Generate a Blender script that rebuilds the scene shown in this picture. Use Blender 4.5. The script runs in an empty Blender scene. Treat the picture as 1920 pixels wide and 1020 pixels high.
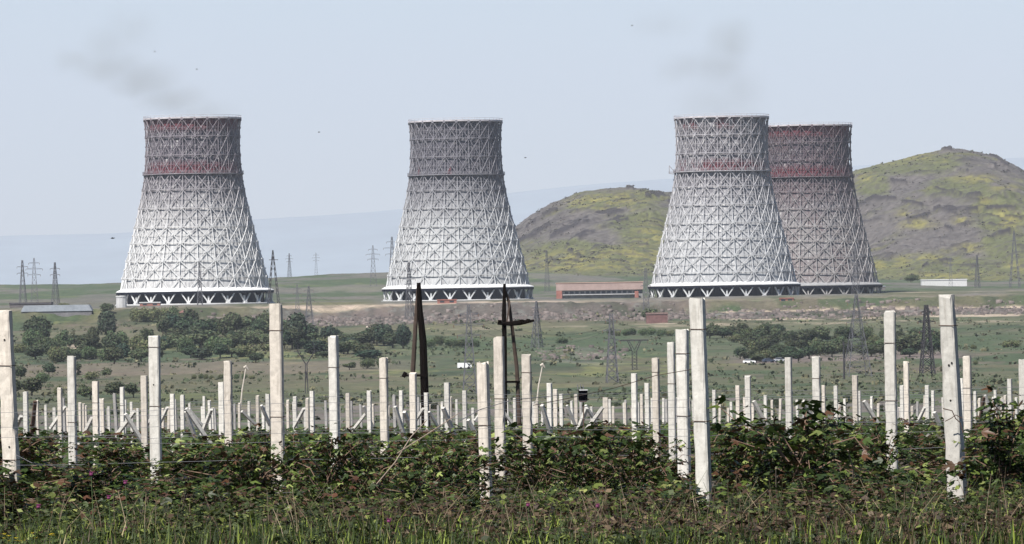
import bpy, math, random
import numpy as np
from mathutils import Matrix, Vector
random.seed(7); RNG = np.random.RandomState(7)
S = bpy.context.scene
COL = S.collection
R = math.radians
# ------------------------------------------------------------------ camera
F = 10667.0                       # focal length in pixels of the 1920 px wide photograph
PITCH = math.atan(65 / F); ROLL = -R(0.9)
cam = bpy.data.cameras.new('camera'); co = bpy.data.objects.new('camera', cam); COL.objects.link(co)
cam.sensor_width = 36; cam.lens = F / 1920 * 36; cam.clip_start = 1; cam.clip_end = 120000
CM = Matrix.Rotation(math.pi / 2 + PITCH, 4, 'X') @ Matrix.Rotation(ROLL, 4, 'Z')
co.matrix_world = CM; S.camera = co
# ------------------------------------------------------------------ sky, sun, exposure
SUN_EL, SUN_AZ = R(50), R(211)    # azimuth clockwise from +Y: behind the camera, a little to the left
w = bpy.data.worlds.new('World'); S.world = w; w.use_nodes = True
nt = w.node_tree; bg = nt.nodes['Background']
sky = nt.nodes.new('ShaderNodeTexSky'); sky.sky_type = 'NISHITA'; sky.sun_disc = False
sky.sun_elevation = SUN_EL; sky.sun_rotation = SUN_AZ
sky.air_density = 1.0; sky.dust_density = 0.35; sky.ozone_density = 3.5; sky.altitude = 900
nt.links.new(sky.outputs[0], bg.inputs[0]); bg.inputs[1].default_value = 0.060
sl = bpy.data.lights.new('sun', 'SUN'); sl.energy = 4.9; sl.angle = R(0.5); sl.color = (1, 0.955, 0.89)
so = bpy.data.objects.new('sun', sl); COL.objects.link(so)
sd = Vector((math.sin(SUN_AZ) * math.cos(SUN_EL), math.cos(SUN_AZ) * math.cos(SUN_EL), math.sin(SUN_EL)))
so.rotation_euler = sd.to_track_quat('Z', 'Y').to_euler()
S.view_settings.view_transform = 'Standard'; S.view_settings.look = 'None'
S.view_settings.gamma = 1; S.view_settings.exposure = 0.9
S.cycles.volume_bounces = 0; S.cycles.max_bounces = 6

# ------------------------------------------------------------------ picture <-> world helpers
def ray(x, y):
    return (CM.to_3x3() @ Vector(((x - 960) / F, -(y - 510) / F, -1)))
def P(x, y, Y):
    d = ray(x, y); return d * (Y / d.y)
# value noise
def _h(ix, iy, s):
    n = (ix.astype(np.int64) * 374761393 + iy.astype(np.int64) * 668265263 + s * 2147483647) & 0xffffffff
    n = ((n ^ (n >> 13)) * 1274126177) & 0xffffffff
    n = n ^ (n >> 16)
    return (n & 0xffff) / 65535.0
def vn(x, y, s=0):
    x = np.asarray(x, float); y = np.asarray(y, float)
    ix = np.floor(x); iy = np.floor(y); fx = x - ix; fy = y - iy
    fx = fx * fx * (3 - 2 * fx); fy = fy * fy * (3 - 2 * fy)
    a = _h(ix, iy, s); b = _h(ix + 1, iy, s); c = _h(ix, iy + 1, s); d = _h(ix + 1, iy + 1, s)
    return a + (b - a) * fx + (c - a) * fy + (a - b - c + d) * fx * fy
def fbm(x, y, s=0, o=4):
    t = 0; a = 0.5; n = 0
    for k in range(o):
        t = t + a * vn(x * 2 ** k + 17.3 * k, y * 2 ** k - 9.1 * k, s + k); n += a; a *= 0.55
    return t / n
def ss(a, b, x):
    t = np.clip((x - a) / (b - a), 0, 1); return t * t * (3 - 2 * t)
PY = [-200, 0, 300, 420, 600, 1000, 1200, 1400, 1700, 2000, 2200, 2400, 2600, 2750, 2850, 2905, 2925, 2990, 3300, 4000, 4800, 5500, 7500, 20000, 76000]
PZ = [2.5, -1.1, -7.1, -8.6, -12, -17, -19, -21, -22.5, -21, -19, -16, -12.5, -9, -6.5, -4.5, 1.0, 3.6, 4.4, 13, 22, 29, 22, 0, -80]
def zt(X, Y):
    X = np.asarray(X, float); Y = np.asarray(Y, float)
    # rocky step below the plateau wanders a little in plan
    wob = (fbm(X / 60, Y * 0 + 3, 5, 3) - 0.5) * 46 * ss(2300, 2800, Y) * (1 - ss(2960, 3050, Y))
    z = np.interp(Y + wob, PY, PZ)
    m = ss(400, 1000, Y)
    z = z + m * (fbm(X / 90, Y / 140, 11, 3) - 0.5) * 3.0 * (1 - 0.75 * ss(2850, 2960, Y) * (1 - ss(3200, 3500, Y)))
    z = z + m * (fbm(X / 9, Y / 14, 21, 3) - 0.5) * 0.8 * (1 - 0.6 * ss(2930, 2990, Y) * (1 - ss(3200, 3500, Y)))
    sc = ss(2780, 2880, Y) * (1 - ss(2925, 2945, Y + wob))
    z = z + sc * (fbm(X / 5, Y / 8, 31, 3) - 0.5) * 2.6
    z = z + np.exp(-((X + 60) / 190) ** 2 - ((Y - 4700) / 500) ** 2) * 9
    z = z - 3 * ss(150, 380, X) * ss(3300, 3900, Y) * (1 - ss(5200, 7000, Y))
    z = z + (1 - ss(35, 58, Y)) * 0.0 + (fbm(X / 1.5, Y / 1.5, 41, 2) - 0.5) * 0.08 * (1 - ss(300, 420, Y))
    return z
def g(X, Y): return float(zt(X, Y))
def hit(x, y, lo=40, hi=5400):
    d = ray(x, y); d = d / d.y
    Ys = np.concatenate([np.arange(lo, 600, 5.0), np.arange(600, hi, 3.0)])
    dz = Ys * d.z - zt(Ys * d.x, Ys)
    k = np.where(dz < 0)[0]
    Y = Ys[k[0]] if len(k) else hi
    return Vector((d.x * Y, Y, g(d.x * Y, Y)))

# ------------------------------------------------------------------ materials
def mat(name, col, rough=0.8, noise=0.0, scale=5.0, attr=None, metal=0.0, trans=0.0, bump=0.0, col2=None, detail=5):
    m = bpy.data.materials.new(name); m.use_nodes = True; t = m.node_tree; N = t.nodes; L = t.links
    b = N['Principled BSDF']; b.inputs['Roughness'].default_value = rough; b.inputs['Metallic'].default_value = metal
    b.inputs['Specular IOR Level'].default_value = 0.25
    out = None
    if attr:
        a = N.new('ShaderNodeAttribute'); a.attribute_name = 'Col'; out = a.outputs['Color']
    c = (*col, 1) if col is not None else (1, 1, 1, 1)
    if noise or bump or col2:
        tc = N.new('ShaderNodeTexCoord'); n = N.new('ShaderNodeTexNoise'); n.inputs['Scale'].default_value = scale
        n.inputs['Detail'].default_value = detail; n.inputs['Roughness'].default_value = 0.65
        L.new(tc.outputs['Object'], n.inputs['Vector'])
        mr = N.new('ShaderNodeMapRange'); mr.inputs[1].default_value = 0.3; mr.inputs[2].default_value = 0.7
        L.new(n.outputs['Fac'], mr.inputs[0])
        if col2:
            mx = N.new('ShaderNodeMix'); mx.data_type = 'RGBA'
            L.new(mr.outputs[0], mx.inputs['Factor']); mx.inputs['A'].default_value = c; mx.inputs['B'].default_value = (*col2, 1)
            out2 = mx.outputs['Result']
            out = out2 if out is None else out
        else:
            mr.inputs[3].default_value = 1 - noise; mr.inputs[4].default_value = 1 + noise
            vm = N.new('ShaderNodeVectorMath'); vm.operation = 'SCALE'
            if out is not None: L.new(out, vm.inputs[0])
            else: vm.inputs[0].default_value = c[:3]
            L.new(mr.outputs[0], vm.inputs['Scale']); out = vm.outputs[0]
        if bump:
            bp = N.new('ShaderNodeBump'); bp.inputs['Strength'].default_value = 0.6; bp.inputs['Distance'].default_value = bump
            L.new(n.outputs['Fac'], bp.inputs['Height']); L.new(bp.outputs[0], b.inputs['Normal'])
    if out is not None: L.new(out, b.inputs['Base Color'])
    else: b.inputs['Base Color'].default_value = c
    if trans:
        tr = N.new('ShaderNodeBsdfTranslucent'); ms = N.new('ShaderNodeMixShader'); ms.inputs[0].default_value = trans
        if out is not None: L.new(out, tr.inputs[0])
        else: tr.inputs[0].default_value = c
        L.new(b.outputs[0], ms.inputs[1]); L.new(tr.outputs[0], ms.inputs[2]); L.new(ms.outputs[0], N['Material Output'].inputs[0])
    return m

# ------------------------------------------------------------------ mesh helpers
class MB:
    def __init__(s): s.v = []; s.f = []; s.c = []
    def add(s, vs, fs, c=None):
        o = len(s.v); s.v.extend([tuple(p) for p in vs]); s.f.extend([tuple(i + o for i in f) for f in fs])
        s.c.extend([c or (1, 1, 1)] * len(vs)); return s
    def box(s, x0, x1, y0, y1, z0, z1, c=None):
        return s.add([(x0, y0, z0), (x1, y0, z0), (x1, y1, z0), (x0, y1, z0), (x0, y0, z1), (x1, y0, z1), (x1, y1, z1), (x0, y1, z1)],
              [(0, 3, 2, 1), (4, 5, 6, 7), (0, 1, 5, 4), (1, 2, 6, 5), (2, 3, 7, 6), (3, 0, 4, 7)], c)
    def tube(s, pts, rs, n=5, c=None, cap=True):
        pts = [Vector(p) for p in pts]; o = []; prev = None
        for i, p in enumerate(pts):
            d = (pts[min(i + 1, len(pts) - 1)] - pts[max(i - 1, 0)]).normalized()
            up = Vector((0, 0, 1)) if abs(d.z) < 0.95 else Vector((0, 1, 0))
            a = d.cross(up).normalized(); b = a.cross(d)
            r = rs[i] if isinstance(rs, (list, tuple)) else rs
            o += [p + (a * math.cos(2 * math.pi * (k + .5) / n) + b * math.sin(2 * math.pi * (k + .5) / n)) * r for k in range(n)]
        fs = [(i * n + k, i * n + (k + 1) % n, (i + 1) * n + (k + 1) % n, (i + 1) * n + k) for i in range(len(pts) - 1) for k in range(n)]
        if cap: fs += [tuple(range(n))[::-1], tuple((len(pts) - 1) * n + k for k in range(n))]
        return s.add(o, fs, c)
    def bar(s, p, q, t, c=None): return s.tube([p, q], t * 0.7071, 4, c)
    def prism(s, poly, y0, y1, c=None):      # poly in (x,z)
        n = len(poly); v = [(x, y0, z) for x, z in poly] + [(x, y1, z) for x, z in poly]
        return s.add(v, [tuple(range(n)), tuple(range(2 * n - 1, n - 1, -1))] + [((k + 1) % n, k, n + k, n + (k + 1) % n) for k in range(n)], c)
    def lathe(s, prof, n=48, c=None, closed=False):
        v = [(r * math.cos(2 * math.pi * k / n), r * math.sin(2 * math.pi * k / n), z) for r, z in prof for k in range(n)]
        m = len(prof)
        f = [(i * n + k, i * n + (k + 1) % n, (i + 1) * n + (k + 1) % n, (i + 1) * n + k) for i in range(m - 1) for k in range(n)]
        if closed: f += [((m - 1) * n + k, (m - 1) * n + (k + 1) % n, (k + 1) % n, k) for k in range(n)]
        return s.add(v, f, c)
    def mesh(s, name, m, smooth=False):
        me = bpy.data.meshes.new(name); me.from_pydata(s.v, [], s.f)
        a = me.color_attributes.new('Col', 'FLOAT_COLOR', 'POINT')
        a.data.foreach_set('color', np.hstack([np.array(s.c, float), np.ones((len(s.c), 1))]).ravel())
        if smooth: me.polygons.foreach_set('use_smooth', [True] * len(s.f))
        me.materials.append(m); return me
    def build(s, name, m, parent=None, loc=(0, 0, 0), smooth=False):
        o = bpy.data.objects.new(name, s.mesh(name, m, smooth)); COL.objects.link(o); o.location = loc
        if parent: o.parent = parent
        return o
def tag(o, label=None, cat=None, group=None, kind=None):
    if label: o['label'] = label
    if cat: o['category'] = cat
    if group: o['group'] = group
    if kind: o['kind'] = kind
    return o
def thing(name, label, cat, loc, rz=0, group=None):
    o = bpy.data.objects.new(name, None); COL.objects.link(o); o.location = loc; o.rotation_euler = (0, 0, rz)
    o.empty_display_size = 0.2
    return tag(o, label, cat, group)
def copy_tree(o, parent=None):
    c = o.copy(); COL.objects.link(c); c.parent = parent
    for ch in list(o.children): copy_tree(ch, c)
    return c
def gridmesh(name, X, Y, Z, C, m, smooth=True):
    r, c = X.shape; v = np.stack([X, Y, Z], -1).reshape(-1, 3)
    i = np.arange(r * c).reshape(r, c)
    f = np.stack([i[:-1, :-1], i[:-1, 1:], i[1:, 1:], i[1:, :-1]], -1).reshape(-1, 4)
    me = bpy.data.meshes.new(name); me.vertices.add(len(v)); me.vertices.foreach_set('co', v.ravel())
    me.loops.add(f.size); me.loops.foreach_set('vertex_index', f.ravel().astype(np.int32))
    me.polygons.add(len(f)); me.polygons.foreach_set('loop_start', np.arange(0, f.size, 4, dtype=np.int32))
    me.update(calc_edges=True)
    me.polygons.foreach_set('use_smooth', [smooth] * len(f))
    a = me.color_attributes.new('Col', 'FLOAT_COLOR', 'POINT')
    a.data.foreach_set('color', np.concatenate([C.reshape(-1, 3), np.ones((r * c, 1))], 1).ravel())
    me.materials.append(m); me.validate()
    o = bpy.data.objects.new(name, me); COL.objects.link(o); return o
def rawmesh(name, V, Fq, C, m):       # V (n,3), Fq (k,3|4), C (n,3)
    k = Fq.shape[1]
    me = bpy.data.meshes.new(name); me.vertices.add(len(V)); me.vertices.foreach_set('co', V.astype(float).ravel())
    me.loops.add(Fq.size); me.loops.foreach_set('vertex_index', Fq.ravel().astype(np.int32))
    me.polygons.add(len(Fq)); me.polygons.foreach_set('loop_start', np.arange(0, Fq.size, k, dtype=np.int32))
    me.update(calc_edges=True)
    a = me.color_attributes.new('Col', 'FLOAT_COLOR', 'POINT')
    a.data.foreach_set('color', np.concatenate([C, np.ones((len(C), 1))], 1).ravel())
    me.materials.append(m); return me
def mixc(a, b, t): return a + (b - a) * t[..., None]
A = np.array

# ------------------------------------------------------------------ ground sheet
def unroll(X, Y, Z): return 575 - Z / Y * F          # height in the picture before the camera's roll, for placing land cover
GREEN = A([.062, .088, .040]); DGREEN = A([.042, .060, .030]); OLIVE = A([.115, .110, .062]); BROWN = A([.150, .120, .090])
TAN = A([.42, .34, .26]); MAUVE = A([.165, .140, .130]); GREY = A([.20, .19, .175]); YG = A([.17, .18, .065]); PINK = A([.21, .165, .15])
def build_ground():
    rowsY = list(np.arange(-60, 60, 10.0)) + list(np.geomspace(60, 600, 46)) 
    Y = 600.0
    while Y < 2780: rowsY.append(Y); Y += max(4.0, (Y / 2000) ** 1.0 * 7)
    rowsY += list(np.arange(Y, 2960, 2.0)) + list(np.arange(2960, 5200, 16.0)) + list(np.geomspace(5200, 76000, 55))
    Ys = A(rowsY)
    us = np.concatenate([np.linspace(-1.5, -.16, 30)[:-1], np.linspace(-.16, .16, 760), np.linspace(.16, 1.5, 30)[1:]])
    U, YY = np.meshgrid(us, Ys); XX = U * (YY + 100)
    ZZ = zt(XX, YY)
    q = fbm(XX / 55, YY / 130, 51, 4); q2 = fbm(XX / 14, YY / 40, 61, 4); q3 = fbm(XX / 160, YY / 300, 71, 3); fine = fbm(XX / 4, YY / 9, 81, 3)
    C = np.ones(XX.shape + (3,)) * GREEN
    C = mixc(C, OLIVE, ss(.46, .60, q)); C = mixc(C, BROWN, ss(.56, .68, q2) * .7); C = mixc(C, YG, ss(.56, .66, q3) * ss(.5, .62, q2) * .8)
    C = mixc(C, DGREEN, ss(.56, .7, fbm(XX / 20, YY / 60, 91, 4)) * .7)
    def band(y0, y1, soft, col, amt, xm=None):
        nonlocal C
        m = ss(y0 - soft, y0 + soft, YY + (q2 - .5) * soft * 3) * (1 - ss(y1 - soft, y1 + soft, YY + (q - .5) * soft * 3))
        if xm is not None: m = m * xm
        C = mixc(C, col, m * amt)
    px = XX / np.maximum(YY, 1) * F + 960               # bearing, only to lay out fields across the valley
    band(420, 960, 40, mixc(MAUVE * .95 + 0 * C, GREEN * 1.2, ss(.45, .58, q2)), .8)
    band(960, 1030, 12, TAN * .8, .75, ss(.38, .55, q2) * (1 - .7 * ss(640, 760, px)))
    band(1030, 1500, 60, DGREEN * 1.15, .45)
    band(1500, 1720, 30, OLIVE * 1.1, .6)
    band(1950, 2120, 25, BROWN * 1.25, .7, 1 - ss(640, 900, px))
    band(1990, 2160, 18, PINK * .95, .85, ss(1330, 1420, px) * (1 - ss(1760, 1850, px)))
    band(2120, 2560, 60, GREEN * 1.15, .6, ss(640, 800, px))
    band(2000, 2300, 40, GREY, .4, ss(960, 1020, px) * (1 - ss(1130, 1200, px)) * ss(.42, .58, q2))
    band(2660, 2690, 6, TAN, .85, ss(800, 900, px) * ss(.36, .5, q2))
    band(2600, 2760, 25, OLIVE * 1.3, .55)
    band(2420, 2520, 14, TAN, .9, (ss(92, 104, px) * (1 - ss(150, 170, px)) + ss(212, 222, px) * (1 - ss(290, 320, px)) * .6) * ss(.3, .5, q2))
    # rocky step and plateau tracks
    st = ss(2790, 2850, YY) * (1 - ss(2925, 2940, YY))
    rock = mixc(MAUVE + 0 * C, PINK * 1.05, ss(.5, .62, q2)); rock = mixc(rock, GREY * 1.05, ss(.56, .66, fine)); rock = mixc(rock, DGREEN, ss(.6, .7, q) * .7)
    rt_ = ss(1180, 1380, px); rock = rock * .72; st = st * (1 - rt_ * ss(2880, 2892, YY))
    C = mixc(C, rock, st * .85 * ss(420, 560, px))
    band(2932, 2962, 4, TAN * .95, .85, (ss(440, 520, px) * (1 - ss(1010, 1150, px)) + .35) * ss(.25, .4, q2))
    band(2786, 2812, 5, TAN * 1.05, .9, ss(1330, 1400, px) * ss(.3, .42, q2))
    band(2886, 2903, 3, TAN * 1.1, .95, ss(1300, 1380, px) * ss(.26, .38, q2))
    band(2700, 2716, 4, TAN * .9, .8, ss(1100, 1200, px) * ss(.4, .52, q2))
    band(2960, 3400, 30, mixc(OLIVE * 1.15 + 0 * C, GREY * .85, ss(.42, .6, q)), .75)
    band(3230, 3330, 14, TAN * .9, .8, ss(1660, 1720, px) * ss(.35, .5, q2))
    band(3900, 4060, 40, YG, .75, ss(540, 640, px) * (1 - ss(1000, 1200, px)) * ss(.3, .5, q))
    band(3400, 5200, 100, mixc(GREEN * 1.25 + 0 * C, GREY * .8, ss(.45, .6, q)), .6)
    # dark soil between the vines
    C = mixc(C, A([.075, .060, .042]) * (0.8 + .5 * fine[..., None]), 1 - ss(330, 430, YY))
    C = C * (0.50 + .42 * fine[..., None])
    m = mat('ground_soil_and_grass', None, .95, .28, .55, attr=True, bump=.25, detail=8)
    o = gridmesh('ground', XX, YY, ZZ, C, m); tag(o, kind='structure')
build_ground()

# ------------------------------------------------------------------ hills and far mountains
def sil(points, X, Y):
    pts = sorted([(P(x, y, Y).x, P(x, y, Y).z) for x, y in points])
    xs = [p[0] for p in pts]; zs = [p[1] for p in pts]
    r = np.interp(X, xs, zs)
    k = 9; return r
HS = []
def hill(name, pts, Yf, Yc, Yb, seed, yellow, nx, ny, m, ledges, greens):
    xs = [P(x, y, Yc).x for x, y in pts]
    Xl = np.linspace(min(xs), max(xs), nx); Yl = np.concatenate([np.linspace(Yf, Yc, ny), np.linspace(Yc, Yb, ny // 4)[1:]])
    X, Y = np.meshgrid(Xl, Yl)
    cr = sil(pts, Xl, Yc)
    ker = np.hanning(13); ker /= ker.sum(); cr = np.convolve(np.pad(cr, 6, 'edge'), ker, 'valid')
    cr = cr + (fbm(Xl / 14, Xl * 0 + seed, seed, 3) - .5) * 1.4
    base = zt(X, Y)
    Hc = np.maximum(cr[None, :] - base, 0)
    edge = np.clip(Hc / Hc.max(), 0, 1)
    # narrower footprint where the crest is low, so the plan outline is rounded
    reach = (Yc - Yf) * (0.35 + .65 * edge)
    t = np.where(Y <= Yc, (Yc - Y) / reach, (Y - Yc) / (Yb - Yc))
    t = t + (fbm(X / 70, Y / 110, seed + 1, 4) - .5) * .13 * ss(.03, .3, t)
    t = np.clip(t, 0, 1)
    gg = .5 + .5 * np.cos(np.pi * t ** .92)
    # gullies
    gl = np.abs(fbm(X / 38, Y / 160, seed + 2, 4) - .5) * 2
    z = Hc * gg - (1 - gl) ** 3 * 3 * ss(.1, .4, t) * (1 - ss(.75, 1, t)) * edge
    Z0 = base - 1.2 + z; q0 = (Vector(CM.to_3x3().inverted() @ Vector((0, 1, 0))))
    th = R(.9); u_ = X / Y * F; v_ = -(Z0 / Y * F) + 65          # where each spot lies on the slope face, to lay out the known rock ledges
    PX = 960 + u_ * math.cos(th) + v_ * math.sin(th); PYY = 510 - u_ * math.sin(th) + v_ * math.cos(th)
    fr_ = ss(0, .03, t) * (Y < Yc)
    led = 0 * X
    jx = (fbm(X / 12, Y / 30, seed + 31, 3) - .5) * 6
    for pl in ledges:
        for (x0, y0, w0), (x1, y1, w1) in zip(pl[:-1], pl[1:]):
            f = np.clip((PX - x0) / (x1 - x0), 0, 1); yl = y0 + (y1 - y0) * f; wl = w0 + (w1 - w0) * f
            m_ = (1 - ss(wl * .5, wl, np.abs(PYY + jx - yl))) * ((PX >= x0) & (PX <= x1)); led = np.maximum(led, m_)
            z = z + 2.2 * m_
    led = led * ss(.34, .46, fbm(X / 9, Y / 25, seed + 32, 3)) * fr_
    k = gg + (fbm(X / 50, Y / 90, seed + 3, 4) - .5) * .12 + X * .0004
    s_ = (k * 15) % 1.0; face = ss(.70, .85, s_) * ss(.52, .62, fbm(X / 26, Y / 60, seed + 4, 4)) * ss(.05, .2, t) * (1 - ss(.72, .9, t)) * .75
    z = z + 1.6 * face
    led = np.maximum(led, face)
    z = z + (fbm(X / 7, Y / 9, seed + 5, 4) - .5) * 1.7 * edge ** .3 + (fbm(X / 2.5, Y / 3, seed + 6, 2) - .5) * 1.1
    Z = base - 1.2 + z
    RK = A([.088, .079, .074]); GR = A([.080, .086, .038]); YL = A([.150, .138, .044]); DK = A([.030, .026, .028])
    n1 = fbm(X / 45, Y / 70, seed + 7, 5); n2 = fbm(X / 10, Y / 16, seed + 8, 4); n3 = fbm(X / 3, Y / 4, seed + 9, 3)
    C = RK + 0 * X[..., None]
    gm = 0 * X
    for (cx, cy, rx, ry) in greens: gm = np.maximum(gm, np.exp(-((PX - cx) / rx) ** 4 - ((PYY - cy) / ry) ** 4))
    C = mixc(C, GR, ss(.30, .62, n1 * .55 + n2 * .25 + gm * .42 - .10))
    ym = 0 * X
    for (cx, cy, rx, ry) in yellow:
        ym = np.maximum(ym, np.exp(-((PX - cx) / rx) ** 2 - ((PYY - cy) / ry) ** 2))
    C = mixc(C, YL, np.clip(ym * ss(.34, .58, n2) * 1.1, 0, 1))
    C = mixc(C, YL * .7, ss(.60, .70, n1) * ss(.5, .62, n2) * .5)
    C = mixc(C, RK * .7, ss(.60, .68, fbm(X / 5, Y / 8, seed + 12, 3)) * .6)
    C = C * (.55 + .9 * n3[..., None])
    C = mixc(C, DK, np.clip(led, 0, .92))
    r = np.random.RandomState(seed); i = r.randint(2, ny - 2, 9000); j = r.randint(3, nx - 3, 9000); w_ = fbm(X[i, j] / 25, Y[i, j] / 50, seed + 40, 4)
    ok = (w_ + .3 * r.rand(9000) > .62) & (t[i, j] < .96) & (edge[i, j] > .05); i = i[ok]; j = j[ok]; HS.append((X[i, j], Y[i, j], Z[i, j]))
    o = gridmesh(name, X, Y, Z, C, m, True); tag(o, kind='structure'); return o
MH = mat('hillside_turf', None, .95, .25, .12, attr=True, detail=9, bump=.5)
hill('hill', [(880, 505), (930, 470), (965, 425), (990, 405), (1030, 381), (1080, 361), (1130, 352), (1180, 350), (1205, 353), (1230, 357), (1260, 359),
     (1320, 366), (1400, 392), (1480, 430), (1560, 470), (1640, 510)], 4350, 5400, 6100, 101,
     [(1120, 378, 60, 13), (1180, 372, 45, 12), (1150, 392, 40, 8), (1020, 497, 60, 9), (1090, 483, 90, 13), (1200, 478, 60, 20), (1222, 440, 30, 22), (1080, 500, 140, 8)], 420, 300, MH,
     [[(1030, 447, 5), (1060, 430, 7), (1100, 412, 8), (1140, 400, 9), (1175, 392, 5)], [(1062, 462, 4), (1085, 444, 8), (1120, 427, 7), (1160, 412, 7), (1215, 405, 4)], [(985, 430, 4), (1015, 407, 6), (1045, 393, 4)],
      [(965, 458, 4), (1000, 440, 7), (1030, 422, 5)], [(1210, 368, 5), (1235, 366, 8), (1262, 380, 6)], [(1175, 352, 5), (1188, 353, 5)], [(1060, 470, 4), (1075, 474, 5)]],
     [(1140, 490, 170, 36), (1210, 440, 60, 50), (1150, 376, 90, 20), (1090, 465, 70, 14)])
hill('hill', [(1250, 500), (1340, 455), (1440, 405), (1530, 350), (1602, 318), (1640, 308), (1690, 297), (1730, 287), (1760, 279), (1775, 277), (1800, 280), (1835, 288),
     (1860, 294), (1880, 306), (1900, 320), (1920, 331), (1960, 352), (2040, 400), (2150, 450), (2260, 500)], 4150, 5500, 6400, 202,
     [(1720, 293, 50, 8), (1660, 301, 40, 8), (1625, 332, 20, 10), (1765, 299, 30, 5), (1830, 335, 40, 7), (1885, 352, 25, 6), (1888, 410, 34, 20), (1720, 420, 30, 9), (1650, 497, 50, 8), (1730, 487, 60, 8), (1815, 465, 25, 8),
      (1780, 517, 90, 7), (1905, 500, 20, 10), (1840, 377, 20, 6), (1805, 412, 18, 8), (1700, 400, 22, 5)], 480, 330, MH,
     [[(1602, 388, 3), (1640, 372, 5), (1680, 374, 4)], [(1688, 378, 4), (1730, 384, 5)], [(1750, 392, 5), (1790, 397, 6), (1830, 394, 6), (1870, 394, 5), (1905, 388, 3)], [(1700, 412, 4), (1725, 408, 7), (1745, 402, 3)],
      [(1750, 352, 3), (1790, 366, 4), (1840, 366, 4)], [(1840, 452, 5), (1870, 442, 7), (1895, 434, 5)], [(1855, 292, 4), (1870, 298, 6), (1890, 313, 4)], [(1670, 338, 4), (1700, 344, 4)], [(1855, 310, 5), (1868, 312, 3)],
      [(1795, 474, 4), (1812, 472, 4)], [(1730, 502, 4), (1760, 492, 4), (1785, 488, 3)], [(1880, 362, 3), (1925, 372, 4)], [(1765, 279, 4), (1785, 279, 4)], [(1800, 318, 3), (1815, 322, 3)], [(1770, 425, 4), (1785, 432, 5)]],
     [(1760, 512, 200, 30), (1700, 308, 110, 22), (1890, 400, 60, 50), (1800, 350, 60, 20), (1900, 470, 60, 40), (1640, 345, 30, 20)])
def mountains():
    Yc = 58000
    pts = [(-900, 470), (-300, 455), (0, 443), (240, 438), (360, 424), (480, 412), (620, 404), (750, 394), (860, 378), (960, 362), (1100, 347), (1260, 336), (1500, 318), (1700, 306), (1900, 297), (2300, 285), (2900, 330)]
    Xl = np.linspace(P(-900, 400, Yc).x, P(2900, 400, Yc).x, 360); Yl = np.linspace(40000, 66000, 120)
    X, Y = np.meshgrid(Xl, Yl); cr = sil(pts, Xl, Yc); ker = np.hanning(15); ker /= ker.sum(); cr = np.convolve(np.pad(cr, 7, 'edge'), ker, 'valid')
    t = np.where(Y < Yc, (Yc - Y) / 14000, (Y - Yc) / 7000); gg = .5 + .5 * np.cos(np.pi * np.clip(t, 0, 1))
    Z = -40 + (cr[None, :] + 40) * gg * (1 - .10 * (fbm(X / 1500, Y / 2500, 301, 4) - .3) * ss(.02, .3, t))
    C = A([.18, .23, .25]) * (0.85 + .4 * fbm(X / 900, Y / 1500, 311, 4)[..., None])  # base colour lifted pale and bluish: distance haze put into the slopes
    o = gridmesh('mountains', X, Y, Z, C, mat('hazed_mountain_slope', None, .95, .15, .002, attr=True)); tag(o, kind='structure')
mountains()

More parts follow.
